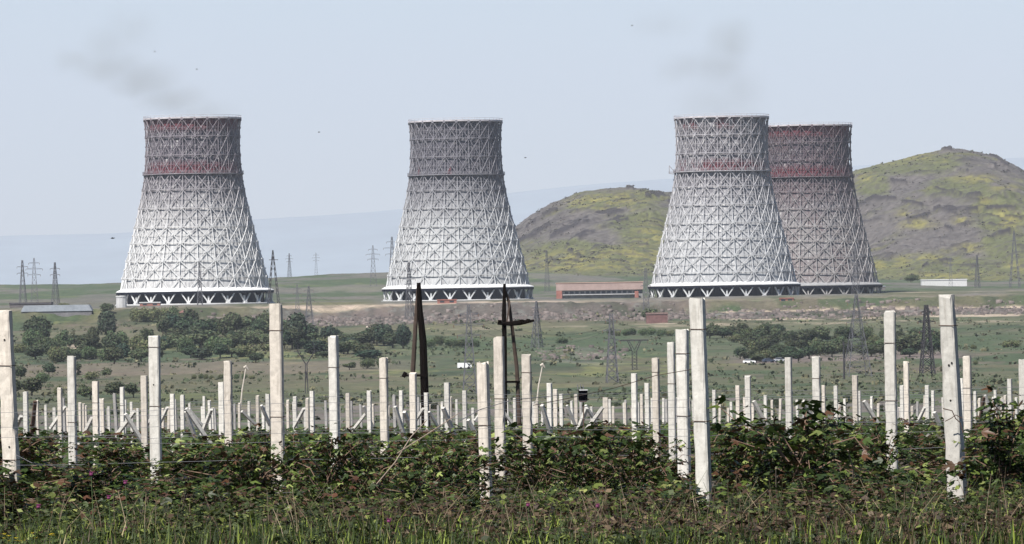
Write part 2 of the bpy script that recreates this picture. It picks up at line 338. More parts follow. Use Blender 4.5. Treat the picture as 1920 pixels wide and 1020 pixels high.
# ------------------------------------------------------------------ cooling towers
PROF = [(40.3, 6.4), (39.7, 10), (38.9, 13.5), (37.9, 18), (36.6, 22.7), (35.4, 27.5), (34.1, 32.2), (31.9, 40.8), (30.6, 46), (29.4, 50.9), (28.2, 56), (27.3, 60.9), (26.6, 65),
        (26.1, 69.3), (25.6, 74), (25.3, 79.3), (25.1, 84), (25.2, 89.4), (25.5, 95), (25.9, 99.3)]
def rad(z): return float(np.interp(z, [p[1] for p in PROF], [p[0] for p in PROF]))
RINGS = [6.9, 13.5, 22.7, 32.2, 40.8, 50.9, 60.9, 69.3, 79.3, 89.4, 98.6]
def weather_shade_mat(name, seed, low, top, redtop, redmid, spots, split=70.0, dark=(.06, .055, .07), contrast=1.0, lattice=False, pink=0.0):
    m = bpy.data.materials.new(name); m.use_nodes = True; t = m.node_tree; N = t.nodes; L = t.links; b = N['Principled BSDF']
    b.inputs['Roughness'].default_value = .85; b.inputs['Specular IOR Level'].default_value = .15
    tc = N.new('ShaderNodeTexCoord'); sx = N.new('ShaderNodeSeparateXYZ'); L.new(tc.outputs['Object'], sx.inputs[0])
    def mr(src, a, b_, c=0, d=1):
        n = N.new('ShaderNodeMapRange'); n.interpolation_type = 'SMOOTHSTEP'
        for i, v in enumerate((a, b_, c, d)): n.inputs[i + 1].default_value = v
        L.new(src, n.inputs[0]); return n.outputs[0]
    def noise(sc, det=5, vec=(1, 1, 1), off=0.0):
        mp = N.new('ShaderNodeMapping'); mp.inputs['Scale'].default_value = vec; mp.inputs['Location'].default_value = (seed * 3.7 + off, seed, off)
        L.new(tc.outputs['Object'], mp.inputs[0]); n = N.new('ShaderNodeTexNoise'); n.inputs['Scale'].default_value = sc; n.inputs['Detail'].default_value = det
        n.inputs['Roughness'].default_value = .7; L.new(mp.outputs[0], n.inputs['Vector']); return n.outputs['Fac']
    def mul(a, b_):
        n = N.new('ShaderNodeMath'); n.operation = 'MULTIPLY'; n.use_clamp = True; L.new(a, n.inputs[0])
        if isinstance(b_, float): n.inputs[1].default_value = b_
        else: L.new(b_, n.inputs[1])
        return n.outputs[0]
    def mix(f, a, b_):
        n = N.new('ShaderNodeMix'); n.data_type = 'RGBA'
        L.new(f, n.inputs['Factor'])
        for k, v in (('A', a), ('B', b_)):
            if isinstance(v, tuple): n.inputs[k].default_value = (*v, 1)
            else: L.new(v, n.inputs[k])
        return n.outputs['Result']
    z = sx.outputs['Z']
    zn = N.new('ShaderNodeMath'); zn.operation = 'MULTIPLY_ADD'; L.new(noise(.09, 3), zn.inputs[0]); zn.inputs[1].default_value = 22; L.new(z, zn.inputs[2])
    hh = mr(zn.outputs[0], split - 30, split + 16)
    c = mix(hh, low, top)  # pale below, dark above: wear, plus slope shading put into the colour
    # stains: streaks run down the sheets, patches of bare dark sheet and of remaining white wash
    st = mr(noise(.55, 6, (1, 1, .16)), .46, .66); c = mix(mul(st, .55 * contrast), c, dark)
    up = mr(z, split - 30, split + 5)
    pt = mr(noise(.42, 6, (1, 1, .8), 9), .50, .60)
    c = mix(mul(mul(pt, up), .60 * contrast), c, dark)
    wp = mr(noise(.7, 5, (1, 1, .7), 23), .54, .62)
    c = mix(mul(wp, .55 * spots), c, (.66, .65, .64))
    if pink: c = mix(mul(mr(noise(.05, 4, (1, 1, 1), 5), .4, .62), pink), c, (.13, .078, .078))
    red = (.105, .018, .026)
    if redmid:
        q = mul(mul(mr(z, 68.5, 70.2), mr(z, 77.5, 72.5)), mr(noise(.06, 4, (1, 1, .3), 31), .62 - redmid * .4, .70 - redmid * .4)); c = mix(mul(q, .9 if not lattice else .12), c, red)
    if redtop:
        q = mul(mr(z, 90.5, 95), mr(noise(.06, 4, (1, 1, .3), 47), .62 - redtop * .4, .70 - redtop * .4)); c = mix(mul(q, .85 if not lattice else .12), c, red)
    L.new(c, b.inputs['Base Color']); return m
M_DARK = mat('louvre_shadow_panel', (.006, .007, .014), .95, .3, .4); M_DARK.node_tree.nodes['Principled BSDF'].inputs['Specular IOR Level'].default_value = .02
M_CONC = mat('pale_concrete', (.42, .42, .42), .85, .2, .3)
def cooling_tower(x, y, Y, sc, rz, label, seed, low, top, redtop, redmid, spots, contrast, latlow, lattop, pink=0, dark=(.06, .055, .07)):
    p = P(x, y, Y)
    t = thing('cooling_tower', label, 'cooling tower', (p.x, p.y, p.z), rz); t.scale = (sc, sc, sc)
    ms = weather_shade_mat('asbestos_sheet_shell', seed, low, top, redtop, redmid, spots, contrast=contrast, pink=pink, dark=dark)
    ml = weather_shade_mat('painted_lattice_steel', seed + 5, latlow, lattop, redtop * .8, redmid * .8, spots * .6, contrast=contrast * .5, lattice=True, pink=pink * .6, dark=dark)
    NS = 24
    sh = MB(); sh.lathe([(rad(p_[1]) - 1.35, p_[1]) for p_ in PROF], 96); sh.lathe([(rad(p_[1]) - 2.5, p_[1]) for p_ in PROF][::-1], 96)
    sh.build('shell', ms, t)
    lt = MB()
    pt = lambda a, z, dr=0: ((rad(z) + dr) * math.cos(a), (rad(z) + dr) * math.sin(a), z)
    da = 2 * math.pi / NS
    rr = random.Random(seed)
    for i in range(len(RINGS) - 1):
        z0, z1 = RINGS[i], RINGS[i + 1]; zm = (z0 + z1) / 2; th = .38 if i < 7 else .34
        for k in range(NS):
            a = k * da
            lt.bar(pt(a, z0), pt(a, z1), .36 if i < 7 else .32)
            if i == 0:
                lt.bar(pt(a, z1), pt(a + da / 2, z0), th); lt.bar(pt(a + da, z1), pt(a + da / 2, z0), th)
            else:
                lt.bar(pt(a, z0, .25), pt(a + da, z1, .25), th); lt.bar(pt(a + da, z0, .25), pt(a, z1, .25), th)
                lt.bar(pt(a + da / 2, z0), pt(a + da / 2, zm), .2); lt.bar(pt(a, zm), pt(a + da, zm), .2); lt.bar(pt(a + da / 4, z0), pt(a + da / 4, z1), .14); lt.bar(pt(a + da * .75, z0), pt(a + da * .75, z1), .14)
            # gusset plates at the joints
            for (aa, zz, s_) in ((a, z1, .8), (a + da / 2, zm, .5)):
                if i == 0 and zz == zm: continue
                c = Vector(pt(aa, zz, .62)); u = Vector((-math.sin(aa), math.cos(aa), 0)) * s_; v = Vector((0, 0, 1)) * s_
                nrm = Vector((math.cos(aa), math.sin(aa), 0)) * .12
                vs = [c + u * math.cos(q * math.pi / 4) + v * math.sin(q * math.pi / 4) for q in range(8)]
                lt.add(vs + [q - nrm * 3 for q in vs], [tuple(range(8))[::-1], tuple(range(8, 16))] + [(q, (q + 1) % 8, 8 + (q + 1) % 8, 8 + q) for q in range(8)])
            # short ties back to the shell
            lt.bar(pt(a, z1, 0), pt(a, z1, -1.5), .35)
    lo = lt.build('lattice', ml, t)
    for z in RINGS[1:-1]:
        if abs(z - 69.3) < .1: continue
        rg = MB(); r = rad(z); rg.lathe([(r + .28, z - .2), (r + .28, z + .2), (r - .2, z + .2), (r - .2, z - .2)], 48, closed=True); rg.build('ring_beam', ml, lo)
    ga = MB(); r = rad(69.3); ga.lathe([(r + 1.2, 69.0), (r + 1.2, 69.5), (r - 1.9, 69.5), (r - 1.9, 69.0)], 96, closed=True)
    for zz in (70.1, 70.7): ga.lathe([(r + 1.15, zz), (r + 1.15, zz + .14), (r + 1.0, zz + .14), (r + 1.0, zz)], 48, closed=True)
    for k in range(48): a = k * da / 2; ga.bar(((r + 1.08) * math.cos(a), (r + 1.08) * math.sin(a), 69.5), ((r + 1.08) * math.cos(a), (r + 1.08) * math.sin(a), 70.8), .13)
    ga.build('gallery', ml, t)
    if seed == 3:       # hoist platform hanging off the left side of the gallery
        pf = MB(); a = math.pi + .12; c, s_ = math.cos(a - rz), math.sin(a - rz)
        for q in range(2): pf.bar((c * (r + .5), s_ * (r + .5), 68.2 + q * 1.2), (c * (r + 4), s_ * (r + 4), 68.8 + q * .6), .4)
        pf.bar((c * (r + 3.6), s_ * (r + 3.6), 69), (c * (r + 3.6), s_ * (r + 3.6), 73), .35); pf.bar((c * (r + 3.6), s_ * (r + 3.6), 73), (c * (r + .8), s_ * (r + .8), 69.6), .3); pf.build('hoist_platform', ml, t)
    rm = MB(); r = rad(99.3); rm.lathe([(r + .55, 98.7), (r + .55, 99.6), (r - 2.6, 99.6), (r - 2.6, 98.7)], 96, closed=True)
    rm.lathe([(r + .5, 100.5), (r + .5, 100.65), (r + .38, 100.65), (r + .38, 100.5)], 48, closed=True)
    for k in range(48): a = k * da / 2; rm.bar(((r + .44) * math.cos(a), (r + .44) * math.sin(a), 99.6), ((r + .44) * math.cos(a), (r + .44) * math.sin(a), 100.6), .13)
    rm.build('top_rim', mat('rim_concrete', (.38, .36, .38), .85, .25, .3), t)
    sk = MB(); sk.lathe([(38.4, 8.2), (41.0, 7.3), (42.6, 6.5), (42.6, 6.1), (38.4, 6.3)], 96)
    sk.build('skirt_canopy', mat('whitewashed_canopy', {4: (.24, .24, .245), 3: (.50, .50, .50)}.get(seed, (.60, .60, .60)), .8, .2, .25), t)
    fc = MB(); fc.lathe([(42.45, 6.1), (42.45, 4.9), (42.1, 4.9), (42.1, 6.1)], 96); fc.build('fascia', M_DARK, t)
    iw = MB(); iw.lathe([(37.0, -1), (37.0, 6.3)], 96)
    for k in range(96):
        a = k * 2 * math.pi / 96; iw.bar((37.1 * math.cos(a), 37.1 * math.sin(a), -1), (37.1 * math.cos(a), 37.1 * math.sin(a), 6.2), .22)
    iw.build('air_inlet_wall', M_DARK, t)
    bs = MB(); bs.lathe([(37.2, -3), (43.2, -3), (43.2, -.5), (42.8, -.3), (37.2, -.3)], 72); bs.build('basin_kerb', M_CONC, t)
    cm = mat('column_concrete', latlow, .85, .2, .3)
    c0 = None
    for k in range(NS):
        if c0 is None:
            vb = MB(); h = 41.3; 
            for s_ in (-1, 1): vb.bar((h, s_ * .3, .1), (41.6 * math.cos(s_ * da * .40), 41.6 * math.sin(s_ * da * .40), 5.9), .62)
            vb.bar((h - .6, 0, .1), (h - .6, 0, 3.6), .8); vb.box(h - 1.1, h + .9, -.9, .9, -2, .55)
            c0 = vb.build('support_column', cm, t); o = c0
        else:
            o = c0.copy(); COL.objects.link(o)
        o.rotation_euler = (0, 0, k * da + da / 2)
    return t
W1 = (.39, .39, .39)
cooling_tower(366, 568, 3065, 1.0, .10, 'leftmost cooling tower, whitest below with dark red bands at its waist and under its rim', 1, W1, (.085, .075, .09), 1.1, 1.2, .8, 1.0, (.54, .54, .54), (.19, .17, .19))
cooling_tower(859, 561, 3180, 1.0, .03, 'grey-topped cooling tower without red bands, alone in the middle of the photo', 2, (.35, .355, .36), (.080, .077, .093), 0.12, .12, .35, 1.0, (.45, .46, .47), (.17, .165, .185))
cooling_tower(1358, 556, 3130, .992, .13, 'front cooling tower of the overlapping right pair, pale grey with faint pink patches', 3, (.31, .315, .325), (.15, .142, .155), .35, .5, 1.0, .95, (.42, .425, .435), (.29, .28, .30))
cooling_tower(1518, 556, 3310, 1.0, .06, 'rear cooling tower of the overlapping right pair, darkest and stained dull red all over', 4, (.19, .182, .183), (.062, .050, .060), 1.1, 1.3, .6, 1.1, (.28, .27, .27), (.105, .088, .10), pink=.35, dark=(.06, .05, .07))

# ------------------------------------------------------------------ buildings and sheds
M_ROOF = mat('grey_slate_roof', (.23, .25, .28), .8, .2, .3); M_RUST = mat('dull_red_brick', (.24, .105, .085), .9, .25, .35); M_WALL = mat('cream_wall', (.52, .49, .45), .9, .15, .3)
M_GLASS = mat('dark_window', (.03, .035, .045), .3); M_WHITE = mat('white_paint', (.72, .72, .72), .6, .06, 1); M_BLACK = mat('black_plastic', (.002, .002, .003), .9); M_BLACK.node_tree.nodes['Principled BSDF'].inputs['Specular IOR Level'].default_value = 0
def mpx(Y): return Y / F          # metres per photograph pixel at distance Y
def building(x0, x1, ytop, ybase, Y, name, label, cat, wall, roof, depth=9, rh=1.2, win=0, gable=False, wm=M_GLASS):
    if Y < 3800: Y = hit((x0 + x1) / 2, ybase, max(Y - 450, 2000)).y
    p0 = P(x0, ybase, Y); p1 = P(x1, ybase, Y); W = p1.x - p0.x; H = (ybase - ytop) * mpx(Y); cx = (p0.x + p1.x) / 2
    zb = min(g(cx, Y), (p0.z + p1.z) / 2) ; zc = (p0.z + p1.z) / 2
    t = thing(name, label, cat, (cx, Y, zb)); H = H + zc - zb; hw = H - rh
    MB().box(-W / 2, W / 2, 0, depth, -1.5, hw).build('wall', wall, t)
    if gable: MB().prism([(-W / 2 - .3, hw), (W / 2 + .3, hw), (W / 2 - 1.5, H), (-W / 2 + 1.5, H)], -.5, depth + .5).build('roof', roof, t)
    else: MB().box(-W / 2 - .25, W / 2 + .25, -.35, depth + .35, hw, H).build('roof', roof, t)
    for k in range(win):
        u = -W / 2 + W * (k + .5) / win; ww = min(W / win * .32, 1.1)
        MB().box(u - ww, u + ww, -.06, .05, hw * .3, hw * .8).build('window', wm, t)
    return t
# long brick hall between towers: brick upper wall over a grey recessed ground floor
def brick_hall():
    Y = 3120; p = P(1043, 557, Y); q = P(1206, 555, Y); W = q.x - p.x
    t = thing('brick_hall', 'long low red-brown brick hall with flat roof between the cooling towers', 'building', ((p.x + q.x) / 2, Y, p.z)); k = mpx(Y)
    MB().box(-W / 2, W / 2, 0, 14, 12 * k, 25.5 * k).build('wall', mat('salmon_brick', (.29, .215, .195), .9, .16, .25), t)
    MB().box(-W / 2 + .1, -W / 2 + 11 * k, .05, 13.8, -1, 12 * k - .01).build('corner_wall', M_RUST, t)
    MB().box(-W / 2 + 11 * k, W / 2 - .2, 1.6, 13, -1, 12 * k - .01).build('ground_floor_wall', mat('grey_render', (.20, .20, .20), .9, .3, .4), t)
    MB().box(-W / 2 + 12 * k, W / 2 - 9 * k, -.3, 1.5, 3.2 * k, 4.4 * k).build('loading_ledge', M_CONC, t)
    for i in range(14):
        u = -W / 2 + 16 * k + i * (W - 24 * k) / 14; MB().box(u, u + 1.9, 1.5, 1.62, 5.6 * k, 10 * k).build('window', M_GLASS, t)
    MB().box(-W / 2 - .3, W / 2 + .3, -.3, 14.3, 25.5 * k, 26.6 * k).build('roof_edge', mat('pink_parapet', (.42, .27, .22), .9, .1, .3), t)
    MB().box(W / 2 - 16 * k, W / 2 - 9 * k, -2.2, -.35, -1, 9 * k).build('entrance_porch', M_RUST, t)
brick_hall()
building(40, 172, 572, 592, 2640, 'farm_shed', 'long grey-roofed farm shed at the left edge, in front of the plateau', 'shed', mat('shed_wall', (.13, .125, .13), .9, .3, .3), M_ROOF, 12, 3.2, 0, True)
building(18, 96, 567, 576, 2760, 'farm_shed', 'dark flat-roofed shed just behind the long grey-roofed shed', 'shed', mat('dark_shed_wall', (.09, .08, .08), .9, .3, .3), mat('dark_roof', (.06, .055, .06), .9, .2, .3), 10, .9)
building(336, 368, 582, 599, 2500, 'brick_house', 'small red brick house below the leftmost cooling tower', 'house', M_RUST, mat('red_roof', (.26, .13, .12), .9, .2, .4), 6, 1.2, 2, True)
building(262, 300, 566, 574, 2900, 'brick_house', 'low red brick hut half hidden by the wide dark bush under the leftmost tower', 'house', M_RUST, M_CONC, 6, .6, 2)
building(688, 717, 611, 623, 2560, 'stone_house', 'small pale stone house at the edge of the trees below the middle tower', 'house', M_WALL, mat('light_roof', (.5, .42, .36), .9, .1, .4), 6, .8, 2)
building(820, 856, 561, 569, 2950, 'brick_house', 'small red brick gatehouse in front of the middle cooling tower', 'house', M_RUST, M_RUST, 5, .5, 2)
building(748, 816, 548, 560, 3060, 'white_shed', 'left one of two low white sheds at the foot of the middle tower', 'shed', M_WHITE, M_WHITE, 8, .6, 5)
building(849, 908, 549, 560, 3065, 'white_shed', 'right one of two low white sheds at the foot of the middle tower', 'shed', M_WHITE, M_WHITE, 8, .6, 5)
building(1728, 1813, 523.5, 529, 3900, 'white_greenhouse', 'long thin white shed at the foot of the right hill', 'shed', mat('faded_white', (.45, .45, .45), .8, .1, 1), mat('faded_white_roof', (.5, .5, .5), .8, .1, 1), 10, .6, 0)
building(1212, 1252, 586, 606, 2700, 'rusty_shed', 'rusty red shed on the slope under the right pair of towers', 'shed', mat('rust_sheet', (.13, .07, .065), .85, .35, .6), mat('rust_roof', (.15, .10, .09), .85, .3, .5), 7, .8, 0)
building(1462, 1488, 558, 567, 2960, 'brick_house', 'tiny red brick hut on the plateau edge below the right pair of towers', 'house', M_RUST, M_RUST, 5, .5, 2)
building(1640, 1660, 536, 544, 3400, 'brick_house', 'tiny dark hut just right of the rearmost cooling tower', 'house', mat('dark_wall', (.12, .11, .11), .9, .2, .4), M_ROOF, 5, .5, 1)
# concrete water tank beside tower 1
Y = 2960; p = P(228, 590, Y)
t = thing('water_tank', 'round pale concrete tank on the plateau edge below the left rim of the leftmost tower', 'tank', (p.x, Y, p.z))
MB().lathe([(2.7, -2), (2.7, 9.0), (2.95, 9.1), (2.95, 9.7), (.01, 9.9)], 32).build('tank_wall', M_CONC, t, smooth=False)
for k in range(4):
    a = -1.57 + (k - 1.5) * .55; MB().bar((2.75 * math.cos(a), 2.75 * math.sin(a), -1), (2.75 * math.cos(a), 2.75 * math.sin(a), 9), .22).build('rib', M_CONC, t)

# ------------------------------------------------------------------ steel pylons
M_STEEL = mat('dull_galvanised_steel', (.085, .085, .095), .7, .15, .5); M_STEELD = mat('dark_weathered_steel', (.030, .028, .032), .75, .2, .5)
M_INS = mat('brown_insulator', (.12, .07, .05), .4)
def pylon(x, yt, yb, label, kind='arm3', Y=None, wb=.17, th=.22, m=None, rz=None):
    if Y is None: b = hit(x, yb)
    else:
        q = P(x, yb, Y); b = Vector((q.x, Y, g(q.x, Y)))
    top = P(x, yt, b.y); H = top.z - b.z; m = m or M_STEEL
    t = thing('pylon', label, 'pylon', b, random.uniform(-.5, .5) if rz is None else rz)
    W = H * wb / 2
    if kind in ('arm3', 'arm2', 'dense'):
        mb = MB(); n = 9; zs = [H * (1 - (1 - i / n) ** 1.15) for i in range(n + 1)]; w_ = lambda z: W * (1 - z / H) ** 1.1 + H * .012 + (H * .008 if kind == 'dense' else 0)
        cs = ((1, 1), (-1, 1), (-1, -1), (1, -1))
        for i in range(n):
            a, b_ = zs[i], zs[i + 1]
            for k in range(4):
                c, d = cs[k], cs[(k + 1) % 4]
                mb.bar((c[0] * w_(a), c[1] * w_(a), a - (.6 if i == 0 else 0)), (c[0] * w_(b_), c[1] * w_(b_), b_), th)
                mb.bar((c[0] * w_(a), c[1] * w_(a), a), (d[0] * w_(b_), d[1] * w_(b_), b_), th * .6); mb.bar((d[0] * w_(a), d[1] * w_(a), a), (c[0] * w_(b_), c[1] * w_(b_), b_), th * .6)
                mb.bar((c[0] * w_(b_), c[1] * w_(b_), b_), (d[0] * w_(b_), d[1] * w_(b_), b_), th * .6)
        mb.build('lattice_mast', m, t)
        arms = {'arm3': ((.66, .13), (.78, .17), (.90, .11)), 'arm2': ((.72, .12), (.86, .12)), 'dense': ((.62, .11), (.76, .13), (.90, .08))}[kind]
        for hz, al in arms:
            z = H * hz; l = H * al
            for s_ in (-1, 1):
                ab = MB(); ab.bar((0, 0, z + H * .02), (s_ * l, 0, z), th * .8); ab.bar((s_ * w_(z), w_(z), z - .2), (s_ * l, 0, z), th * .6); ab.bar((s_ * w_(z), -w_(z), z - .2), (s_ * l, 0, z), th * .6)
                ao = ab.build('cross_arm', m, t); MB().tube([(s_ * l, 0, z), (s_ * l, 0, z - H * .035)], th * .5, 5).build('insulator', M_INS, ao)
    elif kind == 'aframe':       # two close leaning lattice legs meeting at the top
        for s_ in (-1, 1):
            mb = MB(); n = 10
            for j in range(n):
                f0, f1 = j / n, (j + 1) / n
                for e in (-1, 1):
                    c0 = s_ * W * (1 - f0); c1 = s_ * W * (1 - f1); h = .6
                    mb.bar((c0 + e * h * (1 - f0 * .7), 0, H * f0 - (.6 if j == 0 else 0)), (c1 + e * h * (1 - f1 * .7), 0, H * f1), th)
                    mb.bar((c0 + e * h * (1 - f0 * .7), 0, H * f0), (c1 - e * h * (1 - f1 * .7), 0, H * f1), th * .7)
            mb.build('lattice_leg', m, t)
        for hz in (.35, .65, .82):
            MB().bar((-W * (1 - hz) - (1.6 if hz == .82 else 0), 0, H * hz), (W * (1 - hz) + (2.2 if hz == .82 else 0), 0, H * hz), th).build('cross_arm', m, t)
    elif kind == 'tee':          # narrow mast that forks into a V under a wide beam
        mb = MB(); w0 = H * .075; zf = H * .60; n = 6
        for i in range(n):
            a, b_ = zf * i / n, zf * (i + 1) / n
            for (cx, cy), (dx, dy) in (((1, 1), (-1, 1)), ((-1, 1), (-1, -1)), ((-1, -1), (1, -1)), ((1, -1), (1, 1))):
                mb.bar((cx * w0, cy * w0, a - (.5 if i == 0 else 0)), (cx * w0, cy * w0, b_), th); mb.bar((cx * w0, cy * w0, a), (dx * w0, dy * w0, b_), th * .6)
        mb.build('lattice_mast', m, t)
        f = MB()
        for s_ in (-1, 1):
            f.bar((s_ * w0, 0, zf), (s_ * H * .22, 0, H * .93), th * 1.5); f.bar((0, 0, zf + H * .04), (s_ * H * .17, 0, H * .93), th)
            for q in (.25, .5, .75): f.bar((s_ * (w0 + (H * .22 - w0) * q), 0, zf + (H * .33) * q), (s_ * H * .17 * q, 0, zf + H * .04 + (H * .29) * min(1, q + .15)), th * .7)
        f.build('fork', m, t)
        MB().box(-H * .46, H * .46, -th, th, H * .93, H * .97).build('cross_arm', m, t)
        for u in (-.44, 0, .44): MB().tube([(u * H, 0, H * .93), (u * H, 0, H * .84)], th * .55, 5).build('insulator', M_INS, t)
    elif kind == 'fork':         # Y shaped
        MB().bar((-.35, 0, -.5), (-.18, 0, H * .6), th * 1.4).bar((.35, 0, -.5), (.18, 0, H * .6), th * 1.4).bar((-.3, 0, H * .2), (.2, 0, H * .5), th).bar((.3, 0, H * .2), (-.2, 0, H * .5), th).build('mast', m, t)
        f = MB()
        for s_ in (-1, 1): f.bar((s_ * .1, 0, H * .6), (s_ * H * .17, 0, H * .86), th * 1.6); f.bar((s_ * H * .17, 0, H * .86), (s_ * H * .15, 0, H), th)
        f.build('fork', m, t); MB().bar((-H * .24, 0, H * .86), (H * .24, 0, H * .86), th).build('cross_arm', m, t)
    elif kind == 'pole':
        MB().tube([(0, 0, -.5), (0, 0, H)], [.28, .2], 8).build('mast', m, t); MB().bar((-1.2, 0, H * .93), (1.2, 0, H * .93), .16).build('cross_arm', m, t)
    return t
pylon(43, 488, 572, 'leftmost of three far pylons above the farm sheds', 'arm2', 3350, .13)
pylon(65, 484, 573, 'tallest, widest-armed of three far pylons above the farm sheds', 'arm3', 3300, .14, rz=.1)
pylon(104, 492, 572, 'rightmost of three far pylons above the farm sheds, with short arms', 'arm2', 3350, .13)
pylon(513, 469, 566, 'dark narrow A-shaped pylon against the right foot of the leftmost cooling tower', 'aframe', 2985, .19, .3, M_STEELD, .1)
pylon(375, 490, 572, 'pylon standing in front of the leftmost cooling tower', 'arm2', 2970, .10, .2)
pylon(543, 475, 530, 'faint far pylon just right of the leftmost tower', 'arm3', 4700, .12, .14)
pylon(593, 474, 520, 'faint far pylon on the low green ridge, midway between leftmost and middle towers', 'arm3', 4750, .12, .14)
pylon(700, 460, 526, 'clear pylon with wide lowest arms on the green ridge left of the middle tower', 'arm3', 4100, .14, .22, rz=.05)
pylon(736, 444, 530, 'tall pylon partly hidden by the left flank of the middle tower', 'arm3', 4000, .12, .22)
pylon(768, 492, 604, 'thin tall pylon in front of the left part of the middle tower', 'arm2', None, .10, .2)
pylon(558, 533, 596, 'slim pylon on the slope right of the leftmost tower, left of a wider one', 'arm2', None, .13, .17)
pylon(580, 536, 618, 'wider pylon on the slope between the leftmost and middle towers', 'arm3', None, .19, .18, rz=.2)
pylon(881, 572, 738, 'tall dark pylon in the valley right of the forked timber poles', 'arm3', None, .13, .17, rz=.05)
pylon(575, 645, 738, 'small Y-topped pylon in the valley behind the tall left posts', 'fork', 1380, .1, .15, M_STEELD, .1)
pylon(1007, 565, 652, 'broad pylon on the rocky slope right of the timber pole with a crossbeam', 'arm2', None, .18, .2)
pylon(1148, 588, 718, 'dark slender pylon in the valley just left of the V-topped pylon', 'dense', None, .13, .2, rz=.1)
pylon(1190, 635, 690, 'short pylon forked in a V under a wide flat beam', 'tee', 1900, .1, .18, M_STEELD, .05)
pylon(1212, 503, 604, 'dark pylon at the left foot of the right pair of towers', 'dense', 2880, .10, .22, M_STEEL)
pylon(1608, 552, 716, 'wide-legged pylon in the valley below the rearmost cooling tower', 'arm3', 1680, .27, .17, rz=.2)
pylon(1583, 640, 716, 'thin dark pole immediately left of the wide-legged pylon', 'pole', 1620, .1, .2, M_STEELD)
pylon(1739, 572, 718, 'darkest densest pylon in the valley, left of the tall leaning right post', 'dense', 1690, .15, .28, M_STEELD, .2)
pylon(1605, 462, 556, 'faint pylon in front of the rearmost cooling tower', 'arm3', 3080, .12, .14)
pylon(1783, 483, 548, 'left one of two small pylons at the foot of the right hill', 'arm2', 3800, .11, .2)
pylon(1833, 478, 554, 'right one of two small pylons at the foot of the right hill', 'arm2', 3600, .12, .2)
pylon(1903, 432, 546, 'tallest pylon below the right hill, at the right edge', 'aframe', 3700, .17, .3, M_STEEL, .1)
pylon(1026, 470, 545, 'faint thin pylon in front of the middle hill, right of the middle tower', 'arm2', 3650, .09, .12)

def cable(a, b, sag, lab):
    a, b = P(*a), P(*b); o = MB().tube([a.lerp(b, i / 14) - Vector((0, 0, sag * 4 * (i / 14) * (1 - i / 14))) for i in range(15)], .035, 4).build('power_cable', M_STEELD); tag(o, lab, 'cable', 'power cables in the valley')
for q in range(3):
    cable((868 + 12 * q, 604 - 9 * q, 1560), (1136 + 11 * q, 622 - 9 * q, 1690), 5, 'thin power cable sagging between two tall valley pylons')
    cable((1136 + 11 * q, 622 - 9 * q, 1690), (1595 + 12 * q, 600 - 10 * q, 1690), 7, 'thin power cable sagging between two tall valley pylons')
    cable((1595 + 12 * q, 600 - 10 * q, 1690), (1980, 590 - 6 * q, 1700), 6, 'thin power cable sagging between two tall valley pylons')
    cable((868 + 12 * q, 604 - 9 * q, 1560), (560 + 10 * q, 560 - 8 * q, 2500), 6, 'thin power cable sagging between two tall valley pylons')
# ------------------------------------------------------------------ trees (leaf-clump crowns)
M_LEAF = mat('tree_foliage', None, .8, .0, 1, attr=True, trans=.15); M_BARK = mat('bark', (.10, .075, .055), .95, .25, 3)
def crown(seed, lobes, n, size, tint):
    r = np.random.RandomState(seed); V = []; C = []
    for (cx, cy, cz, rx, rz, share) in lobes:
        k = int(n * share); d = r.normal(size=(k, 3)); d /= np.linalg.norm(d, axis=1)[:, None]
        rr = (1 - r.rand(k) ** 2.0 * .75) * (1 + .16 * np.sin(d[:, 0] * 7 + seed) * np.cos(d[:, 2] * 6 + d[:, 1] * 5))
        p = d * rr[:, None] * A([rx, rx, rz]) + A([cx, cy, cz])
        nr = d + r.normal(size=(k, 3)) * .55; nr /= np.linalg.norm(nr, axis=1)[:, None]
        u = np.cross(nr, r.normal(size=(k, 3))); u /= np.linalg.norm(u, axis=1)[:, None]; v = np.cross(nr, u)
        s = (size * (.6 + .8 * r.rand(k)))[:, None]
        V.append(np.stack([p - u * s - v * s * .6, p + u * s - v * s * .7, p + u * s * .8 + v * s * .7, p - u * s * .7 + v * s * .8], 1).reshape(-1, 3))
        c = A(tint) * (.65 + .75 * r.rand(k))[:, None] * (.85 + .3 * r.rand(k, 3)); C.append(np.repeat(c, 4, 0))
    V = np.concatenate(V); C = np.concatenate(C); return V, np.arange(len(V)).reshape(-1, 4), C
